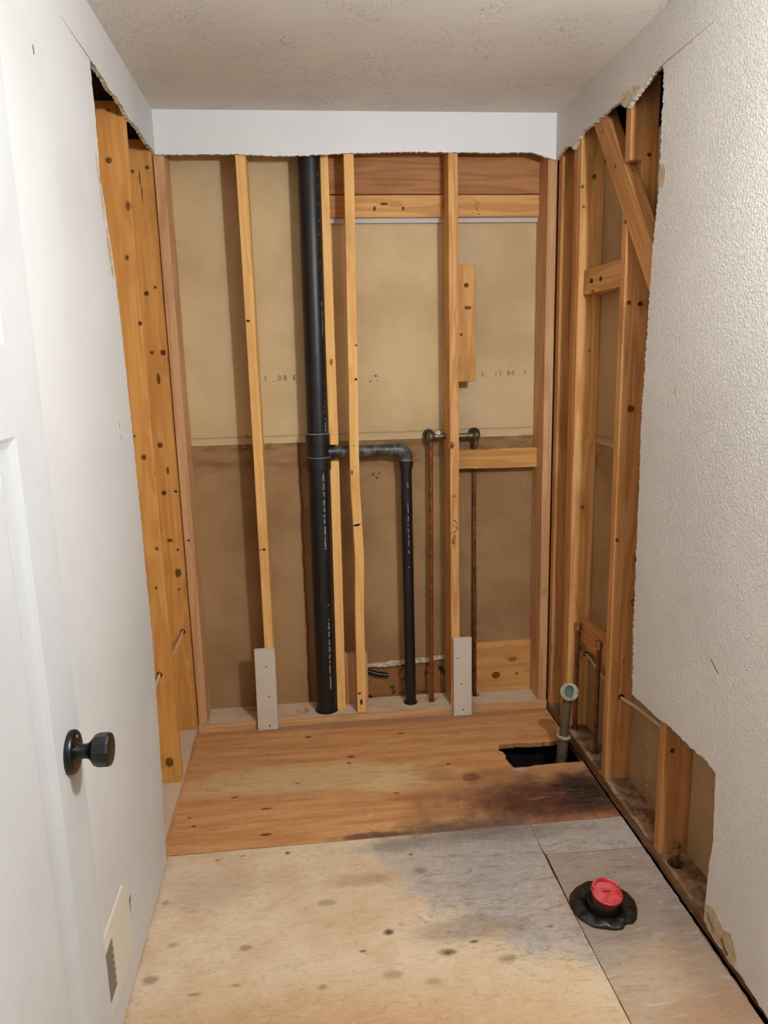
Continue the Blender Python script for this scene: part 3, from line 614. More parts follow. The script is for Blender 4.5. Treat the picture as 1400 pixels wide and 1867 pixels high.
# header behind the bays
for i, (x0, x1, wh) in enumerate(((0.6420, 0.6935, 'narrow bay between the two yellow studs'), (0.7365, 1.0935, 'middle bay'), (1.1325, 1.4855, 'right bay'))):
    if i == 0: x1 = 0.7360
    board('header_board', 'dark brown header board at the top of the '+wh, 'board', (x0, x1, 0.102, PY-0.001, 2.178, 2.3650), M['header'], 'x')
    board('header_block', 'lighter block under the header in the '+wh, 'block', (x0, x1, 0.102, PY-0.001, 2.092, 2.175), M['stud'] if i else M['header'], 'x')
    board('white_bead', 'thin white strip under the header block in the '+wh, 'trim', (x0, x1, 0.118, PY-0.001, 2.074, 2.0915), M['white_strip'], 'x', bevel=0.001)
# boards at the foot
board('backing_board', 'orange plywood piece standing on the plate in the right bay', 'board', (1.232, 1.4855, 0.119, PY-0.001, 0.039, 0.276), M['ply'], 'x', bevel=0.002)
board('backing_board', 'narrow upright backing piece right of the grey board in the right bay', 'board', (1.1325, 1.205, 0.119, PY-0.001, 0.039, 0.272), M['block'])
board('backing_board', 'short board low between the two yellow studs', 'board', (0.6360, 0.7360, 0.100, 0.138, 0.039, 0.272), M['stud_red'])
board('stub_board', 'small upright grey board at the foot of the left yellow stud', 'board', (0.252, 0.337, -0.020, -0.001, 0.001, 0.366), M['dusty'],
      warp=[(0, -0.002, 0), (1, 0.002, 0)], bevel=0.0015)
board('stub_board', 'small upright grey board at the foot of the stud by the brass valves', 'board', (1.100, 1.180, -0.020, -0.001, 0.001, 0.360), M['dusty'], bevel=0.0015)

# stamps, knots and nail marks on lumber (thin ink blots)
def marks(parent, name, items, mat, f):
    bm = bmesh.new()
    for (u, v, ru, rv) in items:
        if name != 'grade_stamp' and len(bm.verts): link(name, bm, mat, parent); bm = bmesh.new()
        prism(bm, [(u+ru*math.cos(t*PI/4+0.3)*random.uniform(.7, 1.1), v+rv*math.sin(t*PI/4+0.3)*random.uniform(.7, 1.1)) for t in range(8)], [], 0, 1, f, 0)
    return link(name, bm, mat, parent)
def by_label(s): return [o for o in bpy.data.objects if s in str(o.get('label', ''))][0]
fr = lambda y: (lambda u, v, a: (u, y-0.0003*a, v))
rk = random.Random(2)
marks(by_label('lighter block under the header in the right bay'), 'grade_stamp', [(1.225+rk.uniform(-.012, .012), 2.102+i*0.0055, rk.uniform(.002, .006), .0016) for i in range(11)], M['dark_mark'], fr(0.102))
marks(by_label('stud between the two brass valves'), 'grade_stamp', [(1.113+rk.uniform(-.012, .012), 0.800+i*0.0055, rk.uniform(.003, .008), .0018) for i in range(15)], M['dark_mark'], fr(-0.0001))
marks(by_label('warped yellow stud'), 'burn_mark', [(0.702, 0.876, .015, .0035), (0.709, 0.879, .012, .003), (0.700, 0.873, .011, .003), (0.694, 0.876, .009, .003), (0.701, 1.205, .008, .0012), (0.701, 1.118, .008, .0012)], M['dark_mark'], fr(-0.0002))
marks(by_label('warped yellow stud'), 'knot', [(0.717, 1.468, .006, .006), (0.722, 1.60, .005, .004), (0.690, 0.13, .008, .006), (0.697, 0.09, .006, .016)], M['dark_mark'], fr(-0.0001))
marks(by_label('slim yellow stud'), 'knot', [(0.308, 1.70, .009, .006), (0.318, 0.792, .008, .006), (0.304, 0.79, .004, .004)], M['dark_mark'], fr(-0.0001))
marks(by_label('pinkish end stud at the left'), 'knot', [(0.020, 0.845, .006, .006)], M['dark_mark'], fr(-0.0001))
for lb, its in (('grey board at the foot of the left', [(0.300, 0.29, .004, .003), (0.305, 0.155, .003, .005), (0.300, 0.02, .003, .009)]), ('grey board at the foot of the stud', [(1.118, 0.27, .004, .003), (1.135, 0.15, .004, .004), (1.142, 0.03, .004, .004)])):
    marks(by_label(lb), 'nail_hole', its, M['dark_mark'], fr(-0.0200))

KNOTS = [
    ('corner stud of the left', 'y', [(-0.069, -0.039, 2.228, 0.0096, 0.0074), (-0.015, -0.039, 2.241, 0.0096, 0.0074), (-0.055, -0.039, 1.804, 0.0119, 0.0098), (-0.022, -0.039, 1.825, 0.0080, 0.0059), (-0.054, -0.039, 1.589, 0.0081, 0.0081), (-0.013, -0.039, 1.588, 0.0121, 0.0122), (-0.053, -0.039, 1.238, 0.0124, 0.0128), (-0.054, -0.039, 1.050, 0.0126, 0.0109), (-0.009, -0.039, 1.055, 0.0084, 0.0065), (-0.046, -0.039, 0.859, 0.0128, 0.0090), (-0.019, -0.039, 0.819, 0.0064, 0.0068), (-0.025, -0.039, 0.722, 0.0150, 0.0205), (-0.032, -0.039, 1.138, 0.0063, 0.0173), (-0.038, -0.039, 1.492, 0.0081, 0.0247), (-0.026, -0.039, 0.653, 0.0065, 0.0069)]),
    ('wide orange stud', 'y', [(-0.045, -0.440, 2.308, 0.0081, 0.0062), (-0.057, -0.440, 2.166, 0.0115, 0.0110), (-0.005, -0.440, 1.675, 0.0086, 0.0086), (-0.032, -0.440, 1.241, 0.0107, 0.0110), (-0.056, -0.440, 1.313, 0.0053, 0.0055), (-0.016, -0.440, 0.925, 0.0073, 0.0077), (-0.030, -0.440, 0.785, 0.0055, 0.0079), (-0.039, -0.440, 0.121, 0.0175, 0.0219), (-0.028, -0.440, 1.878, 0.0068, 0.0083)]),
    ('notched behind', 'y', [(1.586, -0.655, 2.132, 0.0087, 0.0077), (1.541, -0.655, 1.698, 0.0090, 0.0083), (1.578, -0.655, 1.694, 0.0108, 0.0084), (1.562, -0.655, 1.366, 0.0148, 0.0142), (1.533, -0.655, 0.928, 0.0077, 0.0076), (1.575, -0.655, 0.494, 0.0060, 0.0061)]),
    ('front one of the paired', 'y', [(1.573, -0.249, 2.162, 0.0101, 0.0110), (1.531, -0.249, 2.129, 0.0081, 0.0073), (1.537, -0.249, 2.061, 0.0061, 0.0056), (1.567, -0.249, 0.960, 0.0111, 0.0109), (1.576, -0.249, 1.555, 0.0064, 0.0060)]),
    ('diagonal brace', 'x', [(1.524, -0.550, 2.124, 0.0129, 0.0099), (1.524, -0.642, 1.941, 0.0162, 0.0082), (1.524, -0.433, 2.258, 0.0140, 0.0068)]),
    ('orange plywood piece', 'y', [(1.400, 0.119, 0.189, 0.0282, 0.0134), (1.324, 0.119, 0.117, 0.0231, 0.0188), (1.421, 0.119, 0.118, 0.0077, 0.0081)]),
    ('between the two brass', 'y', [(1.100, -0.000, 1.192, 0.0137, 0.0180), (1.111, -0.000, 0.979, 0.0069, 0.0069)]),
    ('lighter block under the header in the middle', 'y', [(0.819, 0.102, 2.125, 0.0065, 0.0102), (0.932, 0.102, 2.125, 0.0066, 0.0082), (0.857, 0.102, 2.142, 0.0196, 0.0061)]),
    ('short upright board nailed', 'y', [(1.170, 0.030, 1.823, 0.0111, 0.0105), (1.176, 0.030, 1.737, 0.0178, 0.0085), (1.149, 0.030, 1.633, 0.0067, 0.0064)]),
    ('short horizontal block between', 'x', [(1.545, -0.325, 1.798, 0.0206, 0.0095), (1.545, -0.409, 1.797, 0.0145, 0.0110)]),
    ('lower stud of the right', 'y', [(1.548, -1.068, 0.385, 0.0086, 0.0089)]),
]

def knot_mat():
    n = NT('knot_wood', 0.6, 0.25); p = n.obj(False); x, y, z = n.sep(p)
    r = n.vm('LENGTH', n.comb(x, y, 0.0)); r = n.ma('MULTIPLY_ADD', n.ma('SUBTRACT', n.noise(n.obj(), 2.2, 3), 0.5), 0.5, r)
    c = n.mix(n.mr(r, 0.15, 0.42), srgb(150, 86, 40), srgb(84, 44, 20)); c = n.mix(n.mr(r, 0.42, 0.60), c, srgb(146, 86, 38)); c = n.mix(n.mr(r, 0.58, 0.95), c, srgb(190, 126, 62))
    return n.done(c)
M['knot'] = knot_mat()
bm = bmesh.new(); ring = [bm.verts.new((math.cos(i*PI/9), math.sin(i*PI/9), 0)) for i in range(18)]; bm.faces.new(ring)
knot_mesh = bpy.data.meshes.new('knot'); bm.to_mesh(knot_mesh); bm.free(); knot_mesh.materials.append(M['knot'])
for lab, face, items in KNOTS:
    par = by_label(lab)
    for (x, y, z, ru, rv) in items:
        o = bpy.data.objects.new('knot', knot_mesh); COL.objects.link(o); o.parent = par
        Rf = Matrix.Rotation(PI/2, 4, 'X') if face == 'y' else Matrix.Rotation(PI/2, 4, 'Z') @ Matrix.Rotation(-PI/2, 4, 'X')
        o.matrix_basis = wm(par).inverted() @ Matrix.Translation((x, y, z)) @ Rf @ Matrix.Diagonal((ru*0.85, rv*0.9, 1, 1))
marks(by_label('corner stud of the left'), 'split', [(-0.0445, 2.205, .0022, .030), (-0.0405, 2.150, .0018, .032)], M['dark_mark'], fr(-0.0392))

# ================================================================== PIPES
PC = Vector((0.0, 0.058, 0.0))
px = lambda z: 0.5475+0.0215*(z/2.3)
stack = thing('drain_stack', 'large black plastic drain pipe with a thinner branch elbowing down beside it', 'pipe', (px(0), 0.058, 0.0))
R0 = 0.0445
bm = bmesh.new(); tube(bm, [(px(z), 0.058, z) for z in (0.002, 1.13)], R0, 40); sharp(link('lower_pipe', bm, M['abs'], stack))
bm = bmesh.new(); tube(bm, [(px(z), 0.058, z) for z in (1.245, CEIL-0.08)], R0, 40); sharp(link('upper_pipe', bm, M['abs'], stack))
bm = bmesh.new(); zt = 1.178
lathe(bm, [(1.106, R0+.0006), (1.108, R0+.006), (1.160, R0+.006), (1.162, R0+.0015), (1.205, R0+.0015), (1.207, R0+.006), (1.252, R0+.006), (1.254, R0+.0006)], (px(1.17), 0.058, 0), (0, 0, 1), 40)
tube(bm, [(px(1.17)+0.036, 0.062, 1.174), (px(1.17)+0.062, 0.066, 1.174)], [0.030, 0.030], 28)
tee = sharp(link('tee_fitting', bm, M['abs'], stack))
for z in (1.158, 1.254):
    bm = bmesh.new(); lathe(bm, [(z-.0012, R0+.004), (z-.0012, R0+.0067), (z+.0012, R0+.0067), (z+.0012, R0+.004)], (px(1.17), 0.058, 0), (0, 0, 1), 40); link('joint_ring', bm, M['cement'], tee)
# rows of tiny printed strokes up the pipe
def printing(parent, cx, cy, r, ang, z0, words, h, rnd, sx=0.0):
    bm = bmesh.new(); z = z0
    for wl in words:
        k = int(wl/0.0065)
        for i in range(k):
            zz = z-i*0.0065; hh = h*rnd.uniform(.6, 1.0)
            for q in range(2):
                da = (hh/r)*0.5; a0, a1 = ang-da+rnd.uniform(-.03, .03), ang+da
                if q: a0, a1 = (a0, a0+da*0.7) if rnd.random() < .5 else (a1-da*0.7, a1)
                z1 = zz-(0.0015 if q == 0 else 0.0042); w = 0.0013 if q == 0 else 0.0020
                c = cx+sx*zz
                V = [bm.verts.new((c+(r+.0004)*math.sin(t), cy-(r+.0004)*math.cos(t), zc)) for t in (a0, (a0+a1)/2, a1) for zc in (z1+w, z1-w)]
                bm.faces.new((V[0], V[1], V[3], V[2])); bm.faces.new((V[2], V[3], V[5], V[4]))
        z -= wl+0.006
    return link('printed_text', bm, M['print'], parent)
rnp = random.Random(8)
LP = [o for o in stack.children if o.name.startswith('lower_pipe')][0]; UP = [o for o in stack.children if o.name.startswith('upper_pipe')][0]
printing(LP, 0.5475, 0.058, R0, 0.36, 1.092, [.034, .030, .024, .028, .022, .015, .024, .040, .055], .008, rnp, 0.0215/2.3)
printing(LP, 0.5475, 0.058, R0, 0.42, 0.535, [.008], .008, rnp, 0.0215/2.3)
printing(LP, 0.5475, 0.058, R0, 0.42, 0.470, [.010, .034, .030, .026, .030, .022, .016, .044, .060], .008, rnp, 0.0215/2.3)
printing(UP, 0.5475, 0.058, R0, 0.75, 1.315, [.010, .045], .005, rnp, 0.0215/2.3)
printing(UP, 0.5475, 0.058, R0, 0.75, 1.77, [.03, .03, .06], .003, rnp, 0.0215/2.3)
for z in (1.46, 1.415, 1.385, 1.365, 1.345, 1.92, 2.02, 2.07, 2.13, 2.19, 2.235):
    printing(UP, 0.5475, 0.058, R0, 0.72, z, [.007], .004, rnp, 0.0215/2.3)
# branch, elbow and riser
br = stack
bm = bmesh.new(); tube(bm, [(px(1.17)+0.0625, 0.073, 1.174), (0.876, 0.073, 1.174)], 0.0238, 32); sharp(link('horizontal_pipe', bm, M['abs_top'], br))
bm = bmesh.new()
el = [Vector((0.868, 0.073, 1.174))]+arc((0.882, 0.073, 1.134), 0.040, PI/2, 0, (1, 0, 0), (0, 0, 1), 10)+[Vector((0.922, 0.073, 1.128))]
tube(bm, el, 0.0285, 32)
e = sharp(link('elbow', bm, M['abs_top'], br))
bm = bmesh.new(); lathe(bm, [(1.094, .0245), (1.095, .0288), (1.127, .0288), (1.128, .024)], (0.922, 0.073, 0), (0, 0, 1), 32); sharp(link('hub', bm, M['abs'], e))
bm = bmesh.new(); lathe(bm, [(1.128, .024), (1.128, .0298), (1.1305, .0298), (1.1305, .024)], (0.922, 0.073, 0), (0, 0, 1), 32); link('joint_ring', bm, M['cement'], e)
bm = bmesh.new(); tube(bm, [(0.923, 0.073, 0.002), (0.921, 0.073, 1.094)], 0.0238, 32); vp = sharp(link('vertical_pipe', bm, M['abs'], br))
printing(vp, 0.922, 0.073, .0238, 0.05, 1.035, [.022], .006, rnp)
printing(vp, 0.922, 0.073, .0238, 0.05, 0.95, [.05, .03, .012, .02, .02, .03], .004, rnp)
printing(vp, 0.922, 0.073, .0238, 0.05, 0.742, [.018], .007, rnp); printing(vp, 0.922, 0.073, .0238, 0.05, 0.672, [.008], .006, rnp)
bm = bmesh.new(); tube(bm, [(0.735, 0.12, 1.2), (0.74, 0.12, 1.2)], 0.001, 6); bm.free()

# brass valve set
vs_ = thing('valve_set', 'tarnished brass shower valve with two bulb-shaped ends and long copper pipes below', 'valve', (1.03, 0.09, 1.22))
bm = bmesh.new(); tube(bm, [(1.04, 0.092, 1.221), (1.0935, 0.092, 1.221)], 0.0115, 20); tube(bm, [(1.1325, 0.092, 1.219), (1.213, 0.092, 1.219)], 0.0115, 20)
sharp(link('cross_tube', bm, M['brass'], vs_))
for cx, cz, r in ((1.029, 1.219, .0185), (1.224, 1.219, .0165)):
    bm = bmesh.new()
    bmesh.ops.create_uvsphere(bm, u_segments=24, v_segments=14, radius=r, matrix=Matrix.Translation((cx, 0.086, cz)) @ Matrix.Diagonal((1, 1, 1.08, 1)))
    lathe(bm, [(0, r*.7), (-.012, .0115), (-.024, .0095), (-.030, .0105), (-.036, .008)], (cx+.001, 0.090, cz-.008), (0, 0, 1), 20)
    ob = sharp(link('valve_body', bm, M['brass'], vs_), 60)
    bm = bmesh.new(); lathe(bm, [(0.012, .012), (0.012, .021), (0.018, .023), (0.045, .023)], (cx-.002, 0.090, cz+.008), (0, 1, 0), 24); sharp(link('collar', bm, M['black_metal'], ob))
bm = bmesh.new(); rgb = random.Random(3)
bmesh.ops.create_icosphere(bm, subdivisions=3, radius=0.014, matrix=Matrix.Translation((1.062, 0.097, 1.231)))
for v in bm.verts: v.co += Vector((rgb.uniform(-1, 1), rgb.uniform(-1, 1), rgb.uniform(-1, 1)))*0.0012
tag(link('plaster_lump', bm, M['gasket'], origin=(1.062, 0.097, 1.231), smooth=True), 'small white plaster lump behind the left brass valve', 'plaster')
bm = bmesh.new()
for k in range(9):
    t = k/8; p = (1.232+0.018*math.sin(t*2.4), PY-0.002, 1.245-0.045*t); bmesh.ops.create_icosphere(bm, subdivisions=1, radius=rgb.uniform(.003, .006), matrix=Matrix.Translation(p))
abox(bm, 1.245, 1.445, PY-0.0015, PY, 1.2065, 1.2095); abox(bm, 1.43, 1.484, PY-0.002, PY, 1.207, 1.2165)
tag(link('torn_drywall_edge', bm, M['tan_paper'], origin=(1.24, PY, 1.21)), 'crumbled pale drywall edge right of the right brass valve', 'drywall')
def ctube(name, label, pts, r, mat, **k):
    bm = bmesh.new(); tube(bm, pts, r, 18); o = link(name, bm, mat, vs_, origin=pts[0]); o['label'] = label; return sharp(o)
ctube('copper_pipe', 'long copper pipe below the left brass valve', [(1.020, 0.086, 0.003), (1.024, 0.088, 0.5), (1.030, 0.090, 1.176)], 0.0085, M['copper'])
ctube('copper_pipe', 'long darker copper pipe below the right brass valve', [(1.222, 0.100, 0.003), (1.222, 0.130-0.0035+0, 0.5), (1.225, 0.1265, 1.10), (1.225, 0.128, 1.155)][:1]+[(1.222, 0.1085, 0.3), (1.224, 0.1285, 0.9), (1.225, 0.1285, 1.10)], 0.0082, M['copper_dark'])
bm = bmesh.new(); tube(bm, [(1.225, 0.1285, 1.102), (1.225, 0.127, 1.16), (1.225, 0.094, 1.178)], 0.0082, 16)
sharp(link('outlet_stub', bm, M['brass_bright'], vs_))
# capped stubs in the right wall
def stub(label, x, y, z1):
    t = thing('capped_copper_pipe', label, 'pipe', (x, y, 0.002))
    bm = bmesh.new(); tube(bm, [(x, y, 0.003), (x, y, z1)], 0.0082, 18); sharp(link('pipe', bm, M['copper_dark'], t))
    bm = bmesh.new(); lathe(bm, [(z1-.012, .0105), (z1-.004, .0105), (z1-.003, .013), (z1+.004, .013), (z1+.005, .0105), (z1+.014, .0105), (z1+.015, .0135), (z1+.020, .0135), (z1+.022, .006)], (x, y, 0), (0, 0, 1), 20)
    sharp(link('compression_cap', bm, M['brass_bright'], t))
stub('rear capped copper stub in front of the low block', 1.555, -0.271, 0.475)
stub('front capped copper stub in front of the low block', 1.562, -0.468, 0.475)
stub('short capped stub poking out of the right plate beside the lower stud', 1.556, -1.112, 0.085)

# tub drain standing in the floor hole
dr = thing('tub_drain_pipe', 'olive metal tub drain pipe with a round open flange, standing in the floor hole', 'pipe', (1.447, -0.40, -0.16))
p0, p1 = Vector((1.442, -0.400, -0.16)), Vector((1.474, -0.400, 0.262))
dirv = (p1-p0).normalized()
bm = bmesh.new(); tube(bm, [p0+dirv*0.245, p0+dirv*0.40, p1], 0.0185, 28); sharp(link('upper_tube', bm, M['drain'], dr))
bm = bmesh.new(); tube(bm, [p0+dirv*0.12, p0+dirv*0.235, p0+dirv*0.236, p0+dirv*0.245], [.0205, .0205, .022, .022], 28); sharp(link('lower_tube', bm, M['drain'], dr))
bm = bmesh.new(); lathe(bm, [(0.236, .02), (0.236, .027), (0.243, .028), (0.247, .020)], p0, dirv, 28); link('slip_ring', bm, M['drain_ring'], dr)
bm = bmesh.new(); lathe(bm, [(0.0, .021), (0.10, .021), (0.118, .024), (0.122, .020)], p0, dirv, 28); sharp(link('coupling', bm, M['gasket'], dr))
# head: flange faces the camera
hd = Vector((-0.25, -0.93, 0.22)).normalized(); hc = Vector((1.475, -0.404, 0.272))
bm = bmesh.new(); n = 36; u = hd.cross(Vector((0, 0, 1))).normalized(); v = u.cross(hd)
lathe(bm, [(-0.004, .020), (0.010, .024), (0.012, .034)], hc, hd, n)
prev = None
for (h, ru, rv) in ((0.012, .034, .034), (0.020, .0355, .0355), (0.024, .033, .033), (0.025, .021, .026), (0.022, .0165, .0235), (0.014, .0155, .0225)):
    ring = [bm.verts.new(hc+hd*h+u*ru*math.cos(2*PI*k/n)+v*rv*math.sin(2*PI*k/n)) for k in range(n)]
    if prev:
        for k in range(n): bm.faces.new((prev[k], prev[(k+1) % n], ring[(k+1) % n], ring[k]))
    prev = ring
fl = sharp(link('flange', bm, M['drain_ring'], dr))
bm = bmesh.new(); ring = [bm.verts.new(hc+hd*0.0145+u*.0155*math.cos(2*PI*k/n)+v*.0225*math.sin(2*PI*k/n)) for k in range(n)]; bm.faces.new(ring); link('bore', bm, M['glass_blue'], fl)
bm = bmesh.new()
bm.free()
for s in (-1, 1):
    bm = bmesh.new(); lathe(bm, [(0.0235, .003), (0.027, .003), (0.0275, .001)], hc+u*0.027*s, hd, 10); link('screw', bm, M['steel'], fl)
bm = bmesh.new(); tube(bm, [(1.20, -0.50, -0.075), (1.26, -0.478, -0.045), (1.30, -0.485, -0.055), (1.33, -0.52, -0.09)], 0.022, 20)
bm.free()

# ================================================================== TOILET FLANGE
FX, FY = 1.293, -1.205
tf = thing('toilet_flange', 'black waxy toilet flange ring on the grey plywood with a red test cap', 'drain flange', (FX, FY, 0))
bm = bmesh.new(); rw = random.Random(17); n = 56; prof = [(.0475, -.012), (.0480, .003), (.060, .010), (.074, .013), (.086, .011), (.0925, .006), (.094, -.0005)]
prev = None; first = None
nz = [rw.uniform(-1, 1) for _ in range(n)]; nz = [(nz[i]+nz[i-1]+nz[(i+1) % n])/3 for i in range(n)]
rings = []
for k in range(n):
    a = 2*PI*k/n; dent = 0.010 if abs(((math.degrees(a)+360) % 360)-292) < 6 else 0
    rings.append([bm.verts.new((FX+(r+nz[k]*.004*(j > 0)-dent*(j > 3))*math.cos(a), FY+(r+nz[k]*.004*(j > 0)-dent*(j > 3))*math.sin(a), z+(rw.uniform(-.0042, .0042) if 0 < j < 6 else 0))) for j, (r, z) in enumerate(prof)])
for k in range(n):
    A, Bq = rings[k], rings[(k+1) % n]
    for j in range(len(prof)-1): bm.faces.new((A[j], A[j+1], Bq[j+1], Bq[j]))
o = link('flange_ring', bm, M['wax'], tf, smooth=True)
sub = o.modifiers.new('soft', 'SUBSURF'); sub.levels = 1; sub.render_levels = 1
bm = bmesh.new(); lathe(bm, [(-0.10, .046), (0.018, .046), (0.018, .042)], (FX, FY, 0), (0, 0, 1), 36); sharp(link('closet_pipe', bm, M['abs'], tf))
tax = Vector((0.10, -0.16, 1.0)).normalized(); cc = Vector((FX+0.001, FY-0.002, 0.0))
bm = bmesh.new(); lathe(bm, [(0.016, .036), (0.040, .040), (0.046, .0425)], cc, tax, 40); cup = sharp(link('cup', bm, M['orange_cup'], tf))
bm = bmesh.new(); lathe(bm, [(0.044, .0405), (0.046, .0430), (0.0515, .0430), (0.0525, .0415), (0.0490, .0385), (0.0485, .002)], cc, tax, 44); cap = sharp(link('test_cap', bm, M['red'], tf))
# raised half rim and pull bar on the cap
u = tax.orthogonal().normalized(); u = (Vector((1, 0, 0))-tax*tax.x).normalized(); v = tax.cross(u)
bm = bmesh.new(); A0, A1 = math.radians(20), math.radians(165); prev = None
for i in range(25):
    a = A0+(A1-A0)*i/24; e = u*math.cos(a)+v*math.sin(a)
    ring = [bm.verts.new(cc+tax*h+e*r) for (h, r) in ((.045, .0385), (.0600, .0390), (.0610, .0410), (.0600, .0440), (.045, .0445))]
    if prev:
        for j in range(5): bm.faces.new((prev[j], prev[(j+1) % 5], ring[(j+1) % 5], ring[j]))
    else: bm.faces.new(ring)
    prev = ring
bm.faces.new(prev); sharp(link('raised_rim', bm, M['red'], cap), 30)
bm = bmesh.new(); tube(bm, [cc+tax*.049-u*.013+v*.006, cc+tax*.055-u*.011+v*.006, cc+tax*.055+u*.012+v*.006, cc+tax*.049+u*.014+v*.006], .003, 10); link('pull_bar', bm, M['red'], cap)

# ================================================================== CABLES
def cable(label, pts, r=0.0045):
    cu = bpy.data.curves.new('c', 'CURVE'); cu.dimensions = '3D'; sp = cu.splines.new('NURBS'); sp.points.add(len(pts)-1)
    for i, p in enumerate(pts): sp.points[i].co = (*p, 1)
    sp.use_endpoint_u = True; sp.order_u = 4; cu.bevel_depth = r; cu.bevel_resolution = 3; cu.resolution_u = 8
    ob = bpy.data.objects.new('tmp', cu); COL.objects.link(ob)
    dg = bpy.context.evaluated_depsgraph_get(); me = bpy.data.meshes.new_from_object(ob.evaluated_get(dg)); bpy.data.objects.remove(ob)
    me.materials.clear(); me.materials.append(M['cable'])
    for p in me.polygons: p.use_smooth = True
    o = bpy.data.objects.new('electric_cable', me); COL.objects.link(o); return tag(o, label, 'cable')
cable('white cable coming out of the left corner stud', [(-0.027, -0.010, 0.474), (-0.027, -0.06, 0.472), (-0.030, -0.12, 0.455), (-0.038, -0.24, 0.45), (-0.045, -0.35, 0.456), (-0.047, -0.395, 0.461), (-0.047, -0.43, 0.462)])
cable('white cable running from the left stud behind the cut drywall', [(-0.047, -0.425, 0.463), (-0.047, -0.47, 0.458), (-0.052, -0.55, 0.438), (-0.062, -0.70, 0.42), (-0.065, -0.9, 0.42)])
cable('white cable looping behind the two capped copper stubs', [(1.600, -0.2520, 0.352), (1.600, -0.28, 0.356), (1.600, -0.34, 0.345), (1.603, -0.42, 0.325), (1.604, -0.52, 0.33), (1.604, -0.60, 0.355), (1.604, -0.6150, 0.360)], 0.006)
cable('white cable sagging from the wide right stud to the lower stud', [(1.572, -0.6560, 0.356), (1.572, -0.69, 0.362), (1.574, -0.76, 0.378), (1.576, -0.86, 0.385), (1.578, -0.95, 0.395), (1.578, -1.0290, 0.404)], 0.006)
# cable holes shown as dark bores
bm = bmesh.new(); lathe(bm, [(0, .011), (.0006, .011)], (1.572, -0.6550, 0.358), (0, -1, 0), 16); link('cable_hole', bm, M['void'], by_label('notched behind the diagonal'))
bm = bmesh.new(); lathe(bm, [(0, .010), (.0006, .010)], (1.600, -0.2490, 0.352), (0, -1, 0), 16); link('cable_hole', bm, M['void'], by_label('front one of the paired'))

# ================================================================== DRYWALL SCREW AND ANCHOR TIPS
def anchor(label, c, d, L=0.012, r=0.0035, grp=None):
    d = Vector(d).normalized(); bm = bmesh.new()
    lathe(bm, [(0, r*.5), (.002, r), (L*.35, r*.75), (L*.4, r), (L*.7, r*.7), (L*.75, r*.9), (L, r*.25)], c, d, 10)
    return tag(link('anchor_tip', bm, M['steel'], origin=c, smooth=True), label, 'screw', grp)
for lab, c, d, L, r in (
    ('upper wing of a steel wall anchor left of the slim yellow stud', (0.266, PY-.002, 1.246), (.35, -1, -.5), .030, .004),
    ('large bright steel wall anchor at the paper seam left of the slim yellow stud', (0.248, PY-.002, 1.199), (.5, -1, .1), .030, .007),
    ('tiny screw tip below the large wall anchor', (0.238, PY-.001, 1.185), (0, -1, 0), .006, .003),
    ('screw tip at the paper seam right of the slim yellow stud', (0.357, PY-.001, 1.210), (.1, -1, .2), .012, .004),
    ('screw tip just under the seam, right of the slim yellow stud', (0.358, PY-.001, 1.192), (.1, -1, -.3), .012, .004),
    ('topmost of the three small tips above the branch pipe', (0.808, PY-.001, 1.477), (.6, -1, .1), .010, .0045),
    ('lower left of the three small tips above the branch pipe', (0.788, PY-.001, 1.456), (-.2, -1, 0), .006, .004),
    ('lower right of the three small tips above the branch pipe', (0.818, PY-.001, 1.457), (0, -1, 0), .006, .003),
    ('left of the three brassy tips below the branch pipe', (0.786, PY-.001, 1.066), (.7, -1, -.2), .014, .0045),
    ('right of the three brassy tips below the branch pipe', (0.815, PY-.001, 1.070), (.5, -1, 0), .008, .003),
    ('lowest of the three brassy tips below the branch pipe', (0.802, PY-.001, 1.048), (.6, -1, .3), .014, .0045)):
    anchor(lab, c, d, L, r)

# ================================================================== AIR REGISTER
rgs = thing('air_register', 'ivory air register low on the left wall beside the open door', 'vent', (DW, -1.6, 0.10))
bm = bmesh.new()
prism(bm, [(-1.292, 0.098), (-1.292, 0.276), (-1.330, 0.305), (-1.760, 0.305), (-1.760, 0.098)], [[(-1.447, 0.128), (-1.447, 0.264), (-1.72, 0.264), (-1.72, 0.128)]], DW+0.0001, DW+0.006, fx, 0)
link('face_plate', bm, M['register'], rgs, bevel=0.0015)
bm = bmesh.new(); abox(bm, DW+0.0002, DW+0.0012, -1.72, -1.447, 0.128, 0.264); link('opening', bm, M['register_dark'], rgs)
for k in range(7):
    bm = bmesh.new(); zc = 0.140+k*0.0187
    prism(bm, [(DW+0.0014, zc+.004), (DW+0.0050, zc-.004), (DW+0.0055, zc-.003), (DW+0.0019, zc+.005)], [], -1.719, -1.448, lambda u, v, a: (u, a, v), 0); link('louver', bm, M['register_dark'], rgs)

